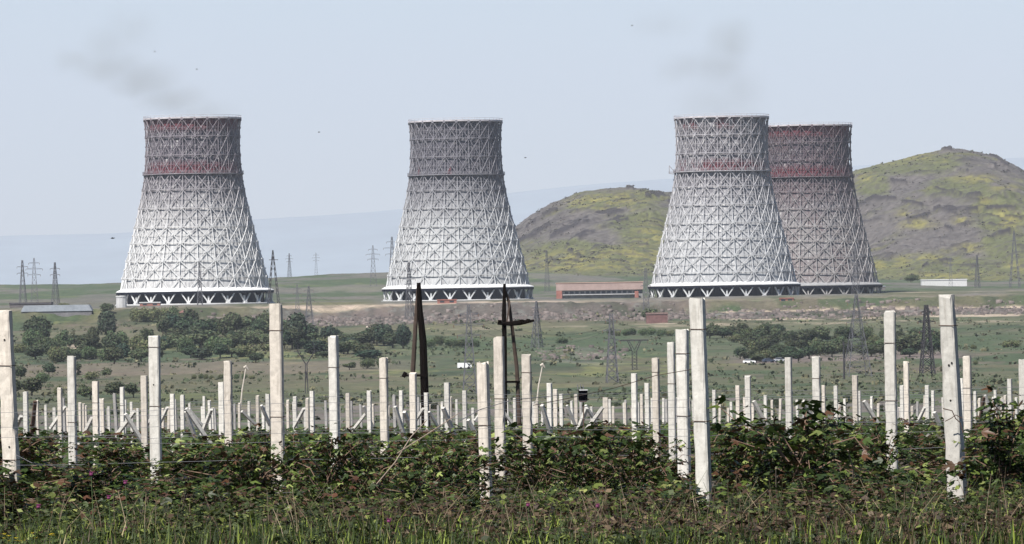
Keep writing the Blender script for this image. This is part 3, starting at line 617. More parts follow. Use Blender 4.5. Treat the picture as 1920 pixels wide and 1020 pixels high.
def make_tree(seed, kind):
    r = random.Random(seed)
    if kind == 'round': lobes = [(0, 0, .58, .34, .36, .4)] + [(r.uniform(-.26, .26), r.uniform(-.2, .2), r.uniform(.4, .78), r.uniform(.16, .24), r.uniform(.14, .2), .15) for _ in range(5)]
    elif kind == 'oval': lobes = [(0, 0, .54, .30, .44, .5)] + [(r.uniform(-.14, .14), r.uniform(-.12, .12), r.uniform(.3, .85), r.uniform(.15, .2), r.uniform(.12, .2), .13) for _ in range(5)]
    elif kind == 'bush': lobes = [(r.uniform(-.42, .42), r.uniform(-.3, .3), r.uniform(.28, .55), r.uniform(.25, .38), r.uniform(.3, .42), .17) for _ in range(6)]
    else: lobes = [(r.uniform(-.35, .35), r.uniform(-.25, .25), r.uniform(.35, .75), r.uniform(.16, .28), r.uniform(.14, .24), .125) for _ in range(8)]
    tint = {'round': (.048, .066, .034), 'oval': (.032, .048, .030), 'bush': (.070, .092, .042), 'loose': (.066, .086, .044)}[kind]
    k_ = r.uniform(.75, 1.35); V, Fq, C = crown(seed, lobes, 2200, .034, (tint[0] * k_ * r.uniform(.85, 1.2), tint[1] * k_, tint[2] * k_))
    t = thing('tree', None, None, (0, 0, 0))
    o = bpy.data.objects.new('crown', rawmesh('crown', V, Fq, C, M_LEAF)); COL.objects.link(o); o.parent = t
    tb = MB(); tb.tube([(0, 0, -.08), (.01, 0, .2), (-.01, 0, .5)], [.035, .026, .014], 6)
    for q in range(4):
        a = r.uniform(0, 6.28); tb.tube([(0, 0, .2 + q * .06), (.14 * math.cos(a), .14 * math.sin(a), .42 + q * .06)], [.016, .007], 5)
    tb.build('trunk', M_BARK, t); return t
PROTO = {k: [make_tree(400 + i * 10 + j, k) for j in range(5)] for i, k in enumerate(('round', 'oval', 'bush', 'loose'))}
USED = set()
def tree(x, yb, h, wd, kind, label, group=None, name='tree', cat='tree', Y=None):
    b = hit(x, yb) if Y is None else Vector((P(x, yb, Y).x, Y, P(x, yb, Y).z))
    pr = random.choice(PROTO[kind])
    if pr.name in USED: o = copy_tree(pr)
    else: USED.add(pr.name); o = pr
    o.name = name; k = mpx(b.y); nat = {'round': .86, 'oval': .66, 'bush': 1.25, 'loose': .9}[kind]
    o.location = b; o.scale = (wd * k / nat, wd * k / nat, h * k / .97); o.rotation_euler = (0, 0, random.uniform(0, 6.28))
    tag(o, label, cat, group)
    if group is None and 'group' in o: del o['group']
    return o
tree(70, 653, 62, 58, 'round', 'large round dark tree left of the sandy patch, beyond the leftmost post')
tree(201, 634, 50, 38, 'oval', 'upright dark tree below the round concrete tank')
tree(196, 594, 26, 34, 'loose', 'scruffy tree on the slope just above the upright dark tree')
tree(262, 604, 34, 40, 'bush', 'left bush of the wide dark clump under the leftmost tower')
tree(296, 604, 33, 44, 'bush', 'middle bush of the wide dark clump under the leftmost tower')
tree(326, 602, 30, 34, 'bush', 'right bush of the wide dark clump under the leftmost tower')
tree(756, 654, 46, 31, 'oval', 'tall egg-shaped dark tree left of the forked timber poles')
tree(556, 648, 60, 44, 'oval', 'tallest tree of the belt, right of the tall left post')
tree(1056, 644, 12, 24, 'bush', 'lone low bush in the green field right of the crossbeam pole', name='bush', cat='bush')
tree(1108, 642, 9, 12, 'bush', 'tiny lone bush left of the dark slender pylon', name='bush', cat='bush')
tree(1856, 648, 21, 34, 'bush', 'left one of two bushes in the green field at the right edge', name='bush', cat='bush')
tree(1896, 652, 18, 34, 'bush', 'right one of two bushes in the green field at the right edge', name='bush', cat='bush')
tree(1826, 655, 10, 14, 'bush', 'smallest of the bushes in the green field at the right edge', name='bush', cat='bush')
tree(1830, 684, 10, 12, 'bush', 'tiny bush above the posts right of the tall leaning right post', name='bush', cat='bush')
tree(1708, 528, 14, 32, 'bush', 'dark bush at the left end of the long white shed', name='bush', cat='bush', Y=3880)
tree(1192, 606, 26, 22, 'bush', 'bush left of the rusty red shed', name='bush', cat='bush')
tree(1216, 606, 30, 34, 'loose', 'bushy tree partly covering the rusty red shed')
tree(655, 694, 16, 26, 'loose', 'left one of three low bushes on the pale field behind the second tall left post', name='bush', cat='bush')
tree(688, 692, 22, 30, 'bush', 'middle one of three low bushes on the pale field', name='bush', cat='bush')
tree(718, 692, 24, 26, 'bush', 'right one of three low bushes on the pale field', name='bush', cat='bush')
tree(155, 577, 14, 22, 'loose', 'bush behind the right end of the long grey-roofed shed', name='bush', cat='bush')
tree(120, 576, 10, 22, 'bush', 'low bush behind the long grey-roofed shed', name='bush', cat='bush')
rt = random.Random(12)
GA = 'trees of the dense belt left of centre'; LA = 'dark green tree in the dense belt below the leftmost tower'
for (x0, x1, y0, y1, h0, h1, n) in ((300, 545, 626, 638, 40, 50, 22), (300, 540, 646, 662, 30, 46, 24), (30, 310, 650, 664, 30, 42, 17), (60, 300, 672, 684, 28, 40, 13), (540, 745, 640, 656, 30, 42, 24),
                                (590, 700, 662, 676, 22, 32, 8), (350, 480, 668, 680, 20, 30, 6)):
    for i in range(n):
        x = x0 + (x1 - x0) * (i + rt.random()) / n
        tree(x, rt.uniform(y0, y1), rt.uniform(h0 * .55, h1 * 1.05), rt.uniform(26, 58), rt.choice(('round', 'loose', 'round', 'bush', 'oval')), LA, GA)
for (x, y, h, w_) in ((38, 712, 26, 30), (80, 718, 22, 30), (60, 742, 34, 50), (25, 745, 34, 40), (92, 704, 24, 30), (170, 712, 20, 32), (200, 708, 18, 22), (215, 748, 32, 44), (170, 750, 30, 44), (250, 746, 30, 36), (140, 700, 18, 30), (110, 742, 24, 24)):
    tree(x, y, h, w_, rt.choice(('bush', 'round', 'loose')), 'green bush in the hollow behind the left vineyard posts', 'bushes behind the left vineyard posts', 'bush', 'bush')
for x in range(362, 478, 12): tree(x + rt.uniform(-3, 3), 711, rt.uniform(8, 13), 12, 'bush', 'small bush in a row along the field edge behind the left posts', 'hedge row bushes', 'bush', 'bush')
for x in (806, 826, 846, 862, 888): tree(x, rt.uniform(648, 653), rt.uniform(16, 25), rt.uniform(22, 30), 'bush', 'low dark bush in the short row right of the forked timber poles', 'bush row right of the forked poles', 'bush', 'bush')
for x in (1142, 1158, 1174, 1186, 1206, 1222, 1240, 1256, 1276): tree(x, rt.uniform(627, 632), rt.uniform(9, 15), rt.uniform(14, 24), 'bush', 'low dark bush in the thin row behind the slender pylon', 'thin bush row in mid valley', 'bush', 'bush')
GB = 'trees of the dense belt on the right'; LB = 'dark green tree in the dense belt below the right pair of towers'
for (x0, x1, y0, y1, h0, h1, n) in ((1325, 1460, 628, 636, 18, 26, 12), (1380, 1760, 638, 648, 26, 36, 26), (1400, 1765, 656, 672, 24, 38, 30), (1380, 1520, 672, 680, 22, 30, 9), (1300, 1380, 626, 630, 10, 16, 5)):
    for i in range(n):
        x = x0 + (x1 - x0) * (i + rt.random()) / n
        tree(x, rt.uniform(y0, y1), rt.uniform(h0 * .6, h1 * 1.02), rt.uniform(24, 52), rt.choice(('round', 'loose', 'round', 'bush')), LB, GB)
for k_ in PROTO.values():
    for o in k_:
        if o.name not in USED and not o.get('label'):
            for c in list(o.children): bpy.data.objects.remove(c)
            bpy.data.objects.remove(o)

def hill_scrub():
    r = np.random.RandomState(61); p = np.concatenate([np.stack(q, 1) for q in HS]); n = len(p); s = .35 + 1.15 * r.rand(n) ** 2.5; V = []; C = []
    col = A([.055, .055, .038])[None] * (.5 + r.rand(n))[:, None]; rk = r.rand(n) < .45; col[rk] = A([.085, .074, .068]) * (.5 + r.rand(rk.sum()))[:, None]
    for q in range(6):
        c = p + A([0, 0, .3]) * s[:, None] + r.normal(size=(n, 3)) * A([.8, .8, .25]) * s[:, None]; a = r.normal(size=(n, 3)); a /= np.linalg.norm(a, axis=1)[:, None]; b = np.cross(a, r.normal(size=(n, 3))); b /= np.linalg.norm(b, axis=1)[:, None]
        k = (s * .6)[:, None]; V.append(np.stack([c - a * k, c + b * k, c + a * k, c - b * k], 1)); C.append(np.repeat(col[:, None], 4, 1))
    V = np.concatenate(V).reshape(-1, 3); o = bpy.data.objects.new('hill_scrub', rawmesh('hill_scrub', V, np.arange(len(V)).reshape(-1, 4), np.concatenate(C).reshape(-1, 3), M_LEAF)); COL.objects.link(o)
    tag(o, 'dark scrub and loose rock scattered over the two hills', 'scrub', kind='stuff')
hill_scrub()
# small shrubs and tussocks strewn over the valley, uncountable
def tussocks():
    r = np.random.RandomState(5); V = []; C = []; n = 9000
    Y = 560 + (2900 - 560) * r.rand(n) ** .8; X = (r.rand(n) - .5) * .27 * Y; d = fbm(X / 40, Y / 90, 501, 4)
    keep = d + r.rand(n) * .35 > .62; X = X[keep]; Y = Y[keep]; Z = zt(X, Y); n = len(X)
    s = (.25 + .75 * r.rand(n) ** 3) * (1 + Y / 2600)
    col = A([.068, .084, .046])[None] * (.75 + .5 * r.rand(n))[:, None]; br = r.rand(n) < .3; col[br] = A([.10, .095, .055]) * (.6 + r.rand(br.sum()))[:, None]
    vs = []; cs = []
    for q in range(7):
        o = r.normal(size=(n, 3)) * A([.6, .6, .2]) * s[:, None]; c = np.stack([X, Y, Z + s * .35], 1) + o
        a = r.normal(size=(n, 3)); a /= np.linalg.norm(a, axis=1)[:, None]; b = np.cross(a, r.normal(size=(n, 3))); b /= np.linalg.norm(b, axis=1)[:, None]
        k = (s * .45)[:, None]; vs.append(np.stack([c - a * k, c + b * k, c + a * k, c - b * k], 1)); cs.append(np.repeat(col[:, None], 4, 1) * (.8 + .4 * r.rand(n, 1, 1)))
    V = np.concatenate(vs).reshape(-1, 3); C = np.concatenate(cs).reshape(-1, 3)
    o = bpy.data.objects.new('scrub', rawmesh('scrub', V, np.arange(len(V)).reshape(-1, 4), C, M_LEAF)); COL.objects.link(o)
    tag(o, 'low scrub and tussocks dotted over the valley fields', 'scrub', kind='stuff')
tussocks()
def stones():
    r = np.random.RandomState(9); V = []; Fs = []; C = []; n = 3000
    cube = A([(-1, -1, -1), (1, -1, -1), (1, 1, -1), (-1, 1, -1), (-1, -1, 1), (1, -1, 1), (1, 1, 1), (-1, 1, 1)], float)
    fq = A([(0, 3, 2, 1), (4, 5, 6, 7), (0, 1, 5, 4), (1, 2, 6, 5), (2, 3, 7, 6), (3, 0, 4, 7)])
    Y = np.where(r.rand(n) < .95, 2800 + 115 * r.rand(n), 2050 + 260 * r.rand(n)); X = np.where(Y > 2700, (r.rand(n) - .35) * .16 * Y, (.004 + r.rand(n) * .016) * Y); Z = zt(X, Y)
    s = .3 + 1.1 * r.rand(n) ** 2.5; p = cube[None] * s[:, None, None] * (.5 + r.rand(n, 1, 3)) * (.7 + .3 * r.rand(n, 8, 1)) + np.stack([X, Y, Z], 1)[:, None]
    c = A([.12, .10, .092]) * (.6 + .8 * r.rand(n))[:, None]; o = bpy.data.objects.new('stones', rawmesh('stones', p.reshape(-1, 3), (fq[None] + (np.arange(n) * 8)[:, None, None]).reshape(-1, 4), np.repeat(c, 8, 0), mat('stone', None, .95, .2, 1, attr=True)))
    COL.objects.link(o); tag(o, 'rubble and boulders on the rocky slope below the plateau', 'stones', kind='stuff')
stones()

# ------------------------------------------------------------------ cars and white tank in the valley
def car(x, y, paint, label, rz):
    b = hit(x, y); t = thing('parked_car', label, 'car', b + Vector((0, 0, .02)), rz)
    MB().prism([(-2.15, .35), (2.1, .35), (2.2, .75), (1.9, .95), (1.1, 1.02), (-2.0, 1.05), (-2.2, .8)], -.85, .85).build('body', paint, t)
    MB().prism([(-1.7, 1.03), (1.05, 1.01), (.45, 1.5), (-1.2, 1.52)], -.74, .74).build('window', M_GLASS, t)
    MB().box(-1.15, .42, -.72, .72, 1.5, 1.58).build('roof', paint, t)
    for sx in (-1.35, 1.35):
        for sy in (-.86, .86): MB().tube([(sx, sy - .1, .33), (sx, sy + .1, .33)], .33, 14).build('wheel', M_BLACK, t)
    return t
M_DCAR = mat('dark_blue_car_paint', (.05, .06, .09), .3)
car(1441, 680, M_DCAR, 'dark car on the track at the left end of the right tree belt', .3)
car(1405, 682, M_WHITE, 'white car left of the dark car on the track', .1)
car(1463, 679, mat('silver_car_paint', (.35, .36, .38), .35), 'silver car right of the dark car on the track', .15)
b = hit(871, 692); t = thing('white_van', 'small white van in the field left of the tall dark pylon', 'van', b, .2)
MB().prism([(-2.3, .4), (2.3, .4), (2.3, 1.2), (1.5, 2.0), (-2.3, 2.05)], -.9, .9).build('body', M_WHITE, t)
MB().prism([(1.0, 1.2), (2.05, 1.2), (1.5, 1.8), (1.0, 1.8)], -.92, -.905).build('window', M_GLASS, t)
for sx in (-1.4, 1.4): MB().tube([(sx, -.95, .35), (sx, .95, .35)], .36, 14).build('wheel', M_BLACK, t)

# ------------------------------------------------------------------ vineyard posts
M_POST = mat('weathered_concrete', (.45, .432, .395), .9, .16, 16, bump=.002, detail=9)
M_POSTB = mat('pinkish_concrete', (.43, .39, .34), .9, .18, 14, bump=.002, detail=9)
M_POSTC = mat('old_grey_concrete', (.27, .26, .25), .9, .2, 6)
M_WIRE = mat('galvanised_wire', (.13, .13, .14), .7); M_RUSTW = mat('rusty_wire', (.07, .045, .035), .8); M_HOLE = mat('dark_pit', (.015, .013, .012), .9)
def stain(m):
    N = m.node_tree.nodes; L = m.node_tree.links; b = N['Principled BSDF']; src = b.inputs['Base Color'].links[0].from_socket
    tc = N.new('ShaderNodeTexCoord'); oi = N.new('ShaderNodeObjectInfo'); mu = N.new('ShaderNodeMath'); mu.operation = 'MULTIPLY'; mu.inputs[1].default_value = 37; L.new(oi.outputs['Random'], mu.inputs[0])
    av = N.new('ShaderNodeVectorMath'); av.operation = 'ADD'; L.new(tc.outputs['Object'], av.inputs[0]); L.new(mu.outputs[0], av.inputs[1])
    for nn in [n for n in N if n.type == 'TEX_NOISE']: L.new(av.outputs[0], nn.inputs['Vector'])
    mp = N.new('ShaderNodeMapping'); mp.inputs['Scale'].default_value = (1, 1, .12); L.new(av.outputs[0], mp.inputs[0])
    for sc, lo, hi, c, amt in ((22, .52, .66, (.20, .175, .145, 1), .32), (60, .62, .70, (.14, .12, .10, 1), .4)):
        n = N.new('ShaderNodeTexNoise'); n.inputs['Scale'].default_value = sc; n.inputs['Detail'].default_value = 4; L.new((mp if sc == 22 else av).outputs[0], n.inputs['Vector'])
        r_ = N.new('ShaderNodeMapRange'); r_.inputs[1].default_value = lo; r_.inputs[2].default_value = hi; r_.inputs[4].default_value = amt; L.new(n.outputs['Fac'], r_.inputs[0])
        mx = N.new('ShaderNodeMix'); mx.data_type = 'RGBA'; L.new(r_.outputs[0], mx.inputs['Factor']); L.new(src, mx.inputs['A']); mx.inputs['B'].default_value = c; src = mx.outputs['Result']
    hs = N.new('ShaderNodeHueSaturation'); mr = N.new('ShaderNodeMapRange'); mr.inputs[3].default_value = .80; mr.inputs[4].default_value = 1.1; L.new(oi.outputs['Random'], mr.inputs[0]); L.new(mr.outputs[0], hs.inputs['Value'])
    L.new(src, hs.inputs['Color']); L.new(hs.outputs[0], b.inputs['Base Color'])
for m_ in (M_POST, M_POSTB, M_POSTC): stain(m_)
def gv(X, Y): return g(X, Y)
def post_mesh(H, wx, wy, seed, lean=(0, 0), chip=True, m=None, taper=.0, rough=1.0):
    r = random.Random(seed); mb = MB(); n = max(6, int(H / .12)); vs = []; ch = .016
    zs = [-.25] + [H * i / n for i in range(n + 1)]
    for i, z in enumerate(zs):
        f = max(z, 0) / H; lx = lean[0] * f; ly = lean[1] * f; w0 = wx * (1 + taper * (1 - f)); w1 = wy * (1 + taper * (1 - f)); j = .0013 * rough * (2.2 if i == len(zs) - 1 else 1)
        tp = i == len(zs) - 1
        pts = [(-w0 + ch, -w1), (w0 - ch, -w1), (w0, -w1 + ch), (w0, w1 - ch), (w0 - ch, w1), (-w0 + ch, w1), (-w0, w1 - ch), (-w0, -w1 + ch)]
        for (a, b_) in pts:
            zz = z
            if tp and chip: zz = z - r.random() ** 3 * .05 * rough
            q = 1 - (r.random() ** 8) * .10 * rough
            vs.append((a * q + lx + r.uniform(-j, j), b_ * q + ly + r.uniform(-j, j), zz))
    m_ = len(zs); fs = [(i * 8 + k, i * 8 + (k + 1) % 8, (i + 1) * 8 + (k + 1) % 8, (i + 1) * 8 + k) for i in range(m_ - 1) for k in range(8)]
    fs += [tuple(range(7, -1, -1)), tuple((m_ - 1) * 8 + k for k in range(8))]
    mb.add(vs, fs); return mb
POSTS = []
def post(x, yt, w_, label=None, group=None, xb=None, d=None, m=None, rz=None, ties=(), holes=(), big=True, rough=1.0, taper=0.0):
    # the post's own width in the photo gives its distance when it is near; its top height does when it is far
    yu = 510 + (yt - 510) + math.sin(R(.9)) * (x - 960)
    if d is None:
        d = 60 * 33 / w_ if w_ >= 19 else 13867 / max(789 - yu, 20)
        d = min(max(d, 57), 305)
    top = P(x, yt, d); X0 = top.x if xb is None else P(xb, 780 + 11733 / d, d).x
    gz = gv(X0, d); H = top.z - gz
    full = w_ / F * d; full = min(max(full, .13), .21)
    a = rz if rz is not None else -R(random.uniform(14, 30))
    hx = full / (2 * (math.cos(a) + .8 * abs(math.sin(a)))); hy = hx * .8
    o = None
    t = thing('vineyard_post', label, 'post', (X0, d, gz), 0, group)
    ln = Vector((top.x - X0, 0)); ln.rotate(Matrix.Rotation(-a, 2)) if False else None
    dx = top.x - X0
    mb = post_mesh(H, hx, hy, int(x * 7 + yt), (dx * math.cos(a), -dx * math.sin(a)), m=m, taper=taper, rough=rough)
    s = mb.build('shaft', m or (M_POST if random.random() < .72 else M_POSTB), t); s.rotation_euler = (0, 0, a)
    def at(f, ex=0, ey=0): return (dx * f * math.cos(a) + ex, -dx * f * math.sin(a) + ey, H * f)
    for f in ties:
        e = .004; hw, hh = hx * (1 + taper * (1 - f)) + e, hy * (1 + taper * (1 - f)) + e; c = at(f)
        tb = MB(); tb.tube([(c[0] - hw, c[1] - hh, c[2]), (c[0] + hw, c[1] - hh, c[2] - .004), (c[0] + hw, c[1] + hh, c[2]), (c[0] - hw, c[1] + hh, c[2] + .004), (c[0] - hw, c[1] - hh, c[2])], .0045, 5)
        q = tb.build('wire_tie', M_RUSTW, t); q.rotation_euler = (0, 0, a)
    for (f, ex) in holes:
        c = at(f, ex * hx, -hy * (1 + taper * (1 - f)) - .0015); hb = MB(); hb.lathe([(.012, 0), (.010, .003), (.001, .004)], 10)
        q = hb.build('bolt_hole', M_HOLE, t); q.rotation_euler = (R(90), 0, a)
        v = Matrix.Rotation(a, 3, 'Z') @ Vector(c); q.location = v
    POSTS.append((x, yt, w_, t, d)); return t
BIG = [
 (8, 581, 31, 26, 'leftmost and thick leaning post with a rounded chipped top at the left edge', dict(taper=.15, rough=2, d=65, ties=(.74, .30), holes=((.86, .2), (.36, .2)), m=M_POSTB)),
 (134, 667, 18, None, 'mid-height post left of the narrow far posts, below the upright dark tree', dict(ties=(.5,))),
 (289, 629, 23, None, 'tall white post below the clump of bushes under the leftmost tower', dict(ties=(.93, .57), holes=((.7, 0),))),
 (427, 676, 17, None, 'mid-height post with a chipped round top, between two tall left posts', dict(rough=1.8, m=M_POSTB)),
 (415, 716, 13, None, 'shorter post touching the left side of the round-topped post', dict()),
 (517, 569, 27, 523, 'very tall post with a dark wire tie, right of the leftmost tower', dict(ties=(.87, .45), holes=((.1, .3),))),
 (625, 629, 22, None, 'tall post standing left of the three low bushes, halfway between leftmost and middle towers', dict(ties=(.8,))),
 (719, 670, 18, None, 'mid-height post left of the forked timber poles', dict(ties=(.83,))),
 (774, 698, 15, None, 'thin post directly in front of the forked timber poles', dict()),
 (905, 677, 26, 912, 'thick cream post below the middle tower, left of a taller thinner one', dict(m=M_POSTB, ties=(.55,), holes=((.3, .4), (.42, 0)))),
 (935, 631, 22, None, 'tall post partly hiding the timber pole with the crossbeam', dict(ties=(.6,))),
 (987, 664, 20, None, 'post with a stepped narrower top, right of the crossbeam pole', dict(rough=1.6, m=M_POSTB, ties=(.86,))),
 (1030, 718, 13, None, 'short post left of the black box', dict()),
 (1189, 700, 13, None, 'short post below the V-topped pylon', dict()),
 (1229, 670, 16, None, 'mid-height post at the left end of the trio beside the tallest post', dict(ties=(.87,), m=M_POSTB)),
 (1258, 641, 16, None, 'slim tall post between the mid-height post and the thick pair beside it', dict(d=100, ties=(.7,))),
 (1279, 617, 27, 1284, 'second tallest thick post, hugging the left side of the tallest post', dict(ties=(.86, .5))),
 (1307, 558, 33, 1322, 'tallest and nearest post right of centre, in front of the right pair of towers', dict(ties=(.86, .45), rz=-R(24), d=59.5)),
 (1402, 704, 14, None, 'short post with a leaning strut at its right, left of the two slim tall ones', dict(ties=(.6,))),
 (1478, 670, 15, None, 'left one of two equal slim posts below the right tree belt', dict()),
 (1530, 668, 17, None, 'right one of two equal slim posts below the right tree belt', dict(ties=(.8,))),
 (1603, 703, 14, None, 'short post directly below the wide-legged pylon', dict()),
 (1668, 582, 24, None, 'very tall slim white post left of the darkest dense pylon', dict(ties=(.82, .5))),
 (1699, 677, 12, None, 'slim post with a rusty orange top beside the very tall slim white post', dict(m=M_POSTB)),
 (1775, 552, 33, 1797, 'tall leaning right post, cracked at its foot and wound with a dark twig', dict(taper=.28, rough=1.5, ties=(.86,), holes=((.68, .1), (.69, .55), (.52, .1), (.12, .2)), d=61)),
 (1813, 667, 18, None, 'post just right of the tall leaning right post', dict(ties=(.7,))),
 (1893, 710, 11, None, 'thin short post near the right edge', dict()),
 (1917, 673, 16, None, 'rightmost post, cut by the right edge of the photo', dict()),
]
for (x, yt, w_, xb, lab, kw) in BIG: post(x, yt, w_, lab, None, xb, **kw)
MID = [(48, 734, 11), (112, 726, 11), (179, 715, 14), (229, 725, 10), (270, 704, 14), (323, 738, 12), (342, 740, 11), (502, 738, 10), (585, 733, 12), (652, 737, 11), (692, 732, 11), (752, 732, 9), (799, 736, 10),
       (838, 717, 13), (871, 732, 10), (965, 746, 10), (1052, 738, 10), (1080, 738, 10), (1137, 745, 9), (1041, 729, 9), (1213, 718, 10), (1339, 731, 9), (1383, 722, 9), (1435, 741, 9), (1544, 722, 8), (1567, 723, 9), (1611, 732, 8),
       (1691, 722, 10), (1738, 722, 9), (1749, 732, 8), (1802, 709, 11), (1828, 733, 8), (1866, 731, 7), (1203, 738, 9), (553, 743, 9), (102, 764, 8)]
ORD = ['first', 'second', 'third', 'fourth', 'fifth', 'sixth', 'seventh', 'eighth']
bigs = sorted([(b_[0], b_[4]) for b_ in BIG if b_[2] >= 15])
SHORT = {8: 'the thick leftmost post', 134: 'the post below the upright tree', 289: 'the tall post under the bushes', 427: 'the round-topped chipped post', 517: 'the very tall wire-tied post',
         625: 'the tall post by the three low bushes', 719: 'the post left of the forked poles', 774: 'the post before the forked poles', 905: 'the thick cream post', 935: 'the post hiding the crossbeam pole', 987: 'the stepped-top post',
         1229: 'the mid-height trio post', 1258: 'the slim tall post of the trio', 1279: 'the second tallest thick post', 1307: 'the tallest post', 1478: 'the left slim twin post', 1530: 'the right slim twin post',
         1668: 'the very tall slim white post', 1775: 'the tall leaning right post', 1813: 'the post beside the leaning one', 1917: 'the rightmost post'}
cnt = {}
for (x, yt, w_) in sorted(MID):
    l = [b_ for b_ in bigs if b_[0] < x][-1][0]; cnt[l] = cnt.get(l, 0) + 1
    post(x, yt, w_, '%s small concrete post to the right of %s' % (ORD[cnt[l] - 1], SHORT[l]), 'smaller posts in the middle rows', ties=(.75,) if x % 2 else ())
# far rows: many small posts, one shape shared
FARX = [(122, 745, 7), (150, 754, 6), (156, 756, 6), (163, 760, 6), (193, 747, 9), (203, 764, 6), (220, 736, 8), (357, 755, 6), (380, 762, 7), (395, 750, 8), (448, 755, 8), (466, 752, 7), (483, 741, 8), (575, 746, 8), (612, 750, 7), (678, 757, 6), (741, 739, 8),
        (822, 759, 7), (828, 753, 6), (844, 743, 7), (856, 748, 8), (952, 748, 7), (1016, 755, 7), (1090, 752, 8), (1143, 748, 7), (1171, 755, 6), (1243, 746, 8), (1348, 742, 5), (1372, 753, 6), (1410, 756, 7), (1448, 750, 6), (1495, 749, 6), (1506, 748, 7), (1633, 743, 6),
        (1719, 752, 7), (1732, 741, 8), (1880, 748, 6), (1884, 741, 7), (1860, 744, 6), (1645, 756, 6), (1700, 752, 6), (1770, 750, 6), (1783, 744, 7)]
rf = random.Random(3)
for i in range(105):
    FARX.append((rf.uniform(-60, 1980), 765 - 24 * rf.random() ** 1.6, rf.uniform(4.5, 7)))
protos = []
for k in range(5):
    t = thing('vineyard_post', 'small far concrete post in the back rows of the vineyard', 'post', (0, 0, 0), 0, 'far posts in the back rows')
    s = post_mesh(1.0, .062, .05, 900 + k, (random.uniform(-.03, .03), 0)).build('shaft', (M_POST, M_POSTB, M_POSTC)[k % 3], t); s.rotation_euler = (0, 0, -R(20)); protos.append([t, False])
for (x, yt, w_) in FARX:
    yu = yt + math.sin(R(.9)) * (x - 960); d = min(max(13867 / max(789 - yu, 20), 190), 320) * rf.uniform(.93, 1.05)
    top = P(x, yt, d); gz = g(top.x, d); H = max(1.3, top.z - gz)
    pr = rf.choice(protos)
    o = pr[0] if not pr[1] else copy_tree(pr[0]); pr[1] = True
    s = max(w_, 6) / F * d / .155; s = min(max(s, .75), 1.2)
    o.location = (top.x, d, gz); o.scale = (s, s, H); o.rotation_euler = (0, rf.gauss(0, .018), rf.uniform(-.2, .2))
# leaning struts
STR = [(187 / 2.833, 752, 60, 808, 'dark'), (173, 783, 147, 835, 'l'), (235, 776, 270, 832, 'l'), (314, 764, 300, 792, 'l'), (349, 766, 388, 822, 'l'), (490, 760, 502, 788, 'l'), (570, 766, 556, 792, 'l'), (690, 770, 668, 798, 'l'), (758, 772, 770, 800, 'l'),
       (794, 766, 778, 790, 'l'), (878, 787, 897, 824, 'l'), (1063, 760, 1079, 798, 'l'), (1130, 764, 1094, 813, 'l'), (1098, 760, 1114, 786, 'l'), (1413, 752, 1446, 815, 'l'), (1506, 752, 1522, 780, 'l'), (1620, 752, 1656, 810, 'l'),
       (1752, 773, 1771, 816, 'l'), (1847, 741, 1863, 790, 'l'), (1845, 745, 1835, 799, 'dark'), (890, 790, 912, 760, 'l'), (40, 780, 30, 800, 'l')]
for q in range(16):
    x_ = rf.uniform(20, 1900); sg = rf.choice((-1, 1)); STR.append((x_, rf.uniform(758, 772), x_ + sg * rf.uniform(12, 26), rf.uniform(790, 812), 'l'))
for i, (xa, ya, xb, yb, kd) in enumerate(STR):
    d = 13867 / 60 if yb < 800 else 175; d = d * rf.uniform(.95, 1.05)
    a = P(xa, ya, d); b_ = P(xb, yb, d + .4)
    e = (b_ - a) * .35; th = .055
    near = min(POSTS, key=lambda q: abs(q[0] - xa))
    o = MB().tube([a, (a + b_) / 2 + Vector((0, 0, -.01)), b_ + e], [th * 1.25, th * 1.35, th * 1.3], 4).build('post_strut', M_RUSTW if kd == 'dark' else M_POST)
    tag(o, 'leaning concrete strut bracing a small post in the middle rows of the vineyard', 'strut', 'leaning struts')

# trellis wires along the rows
nw = 0
for (Yr, zs) in ((61.5, (.35, .72, 1.0, 1.12, 1.30)), (70, (.9, 1.25)), (88, (1.0, 1.5)), (130, (.9, 1.5)), (180, (1.3, 1.8))):
    for z in zs:
        W = Yr * .13; pts = []
        for i in range(25):
            X = -W + 2 * W * i / 24; pts.append((X, Yr + .1 * math.sin(i * .5), g(X, Yr) + z - .018 * math.sin(i * math.pi / 4) ** 2 + (fbm(X, z * 3, 7, 2) - .5) * .06))
        o = MB().tube(pts, .0016 + Yr * .000018, 4).build('trellis_wire', M_WIRE); tag(o, 'thin horizontal wire strung along a vineyard row', 'wire', 'trellis wires')
# loose sagging strands
for (xs, lab) in (([(1000, 760, 60.5), (1060, 748, 62), (1150, 728, 64), (1230, 704, 62), (1300, 692, 60.3)], 'dark loose wire rising to the tallest post'),
                  ([(860, 790, 60), (900, 768, 61), (960, 750, 64), (1040, 742, 66), (1082, 738, 70)], 'pale loose wire crossing the thick cream post towards the black box'),
                  ([(30, 853, 58), (60, 868, 58), (100, 874, 59), (150, 878, 60)], 'pale loose wire sagging from the foot of the leftmost post')):
    o = MB().tube([P(*q) for q in xs], .004, 5).build('loose_wire', M_WIRE if 'pale' in lab else M_RUSTW); tag(o, lab, 'wire')

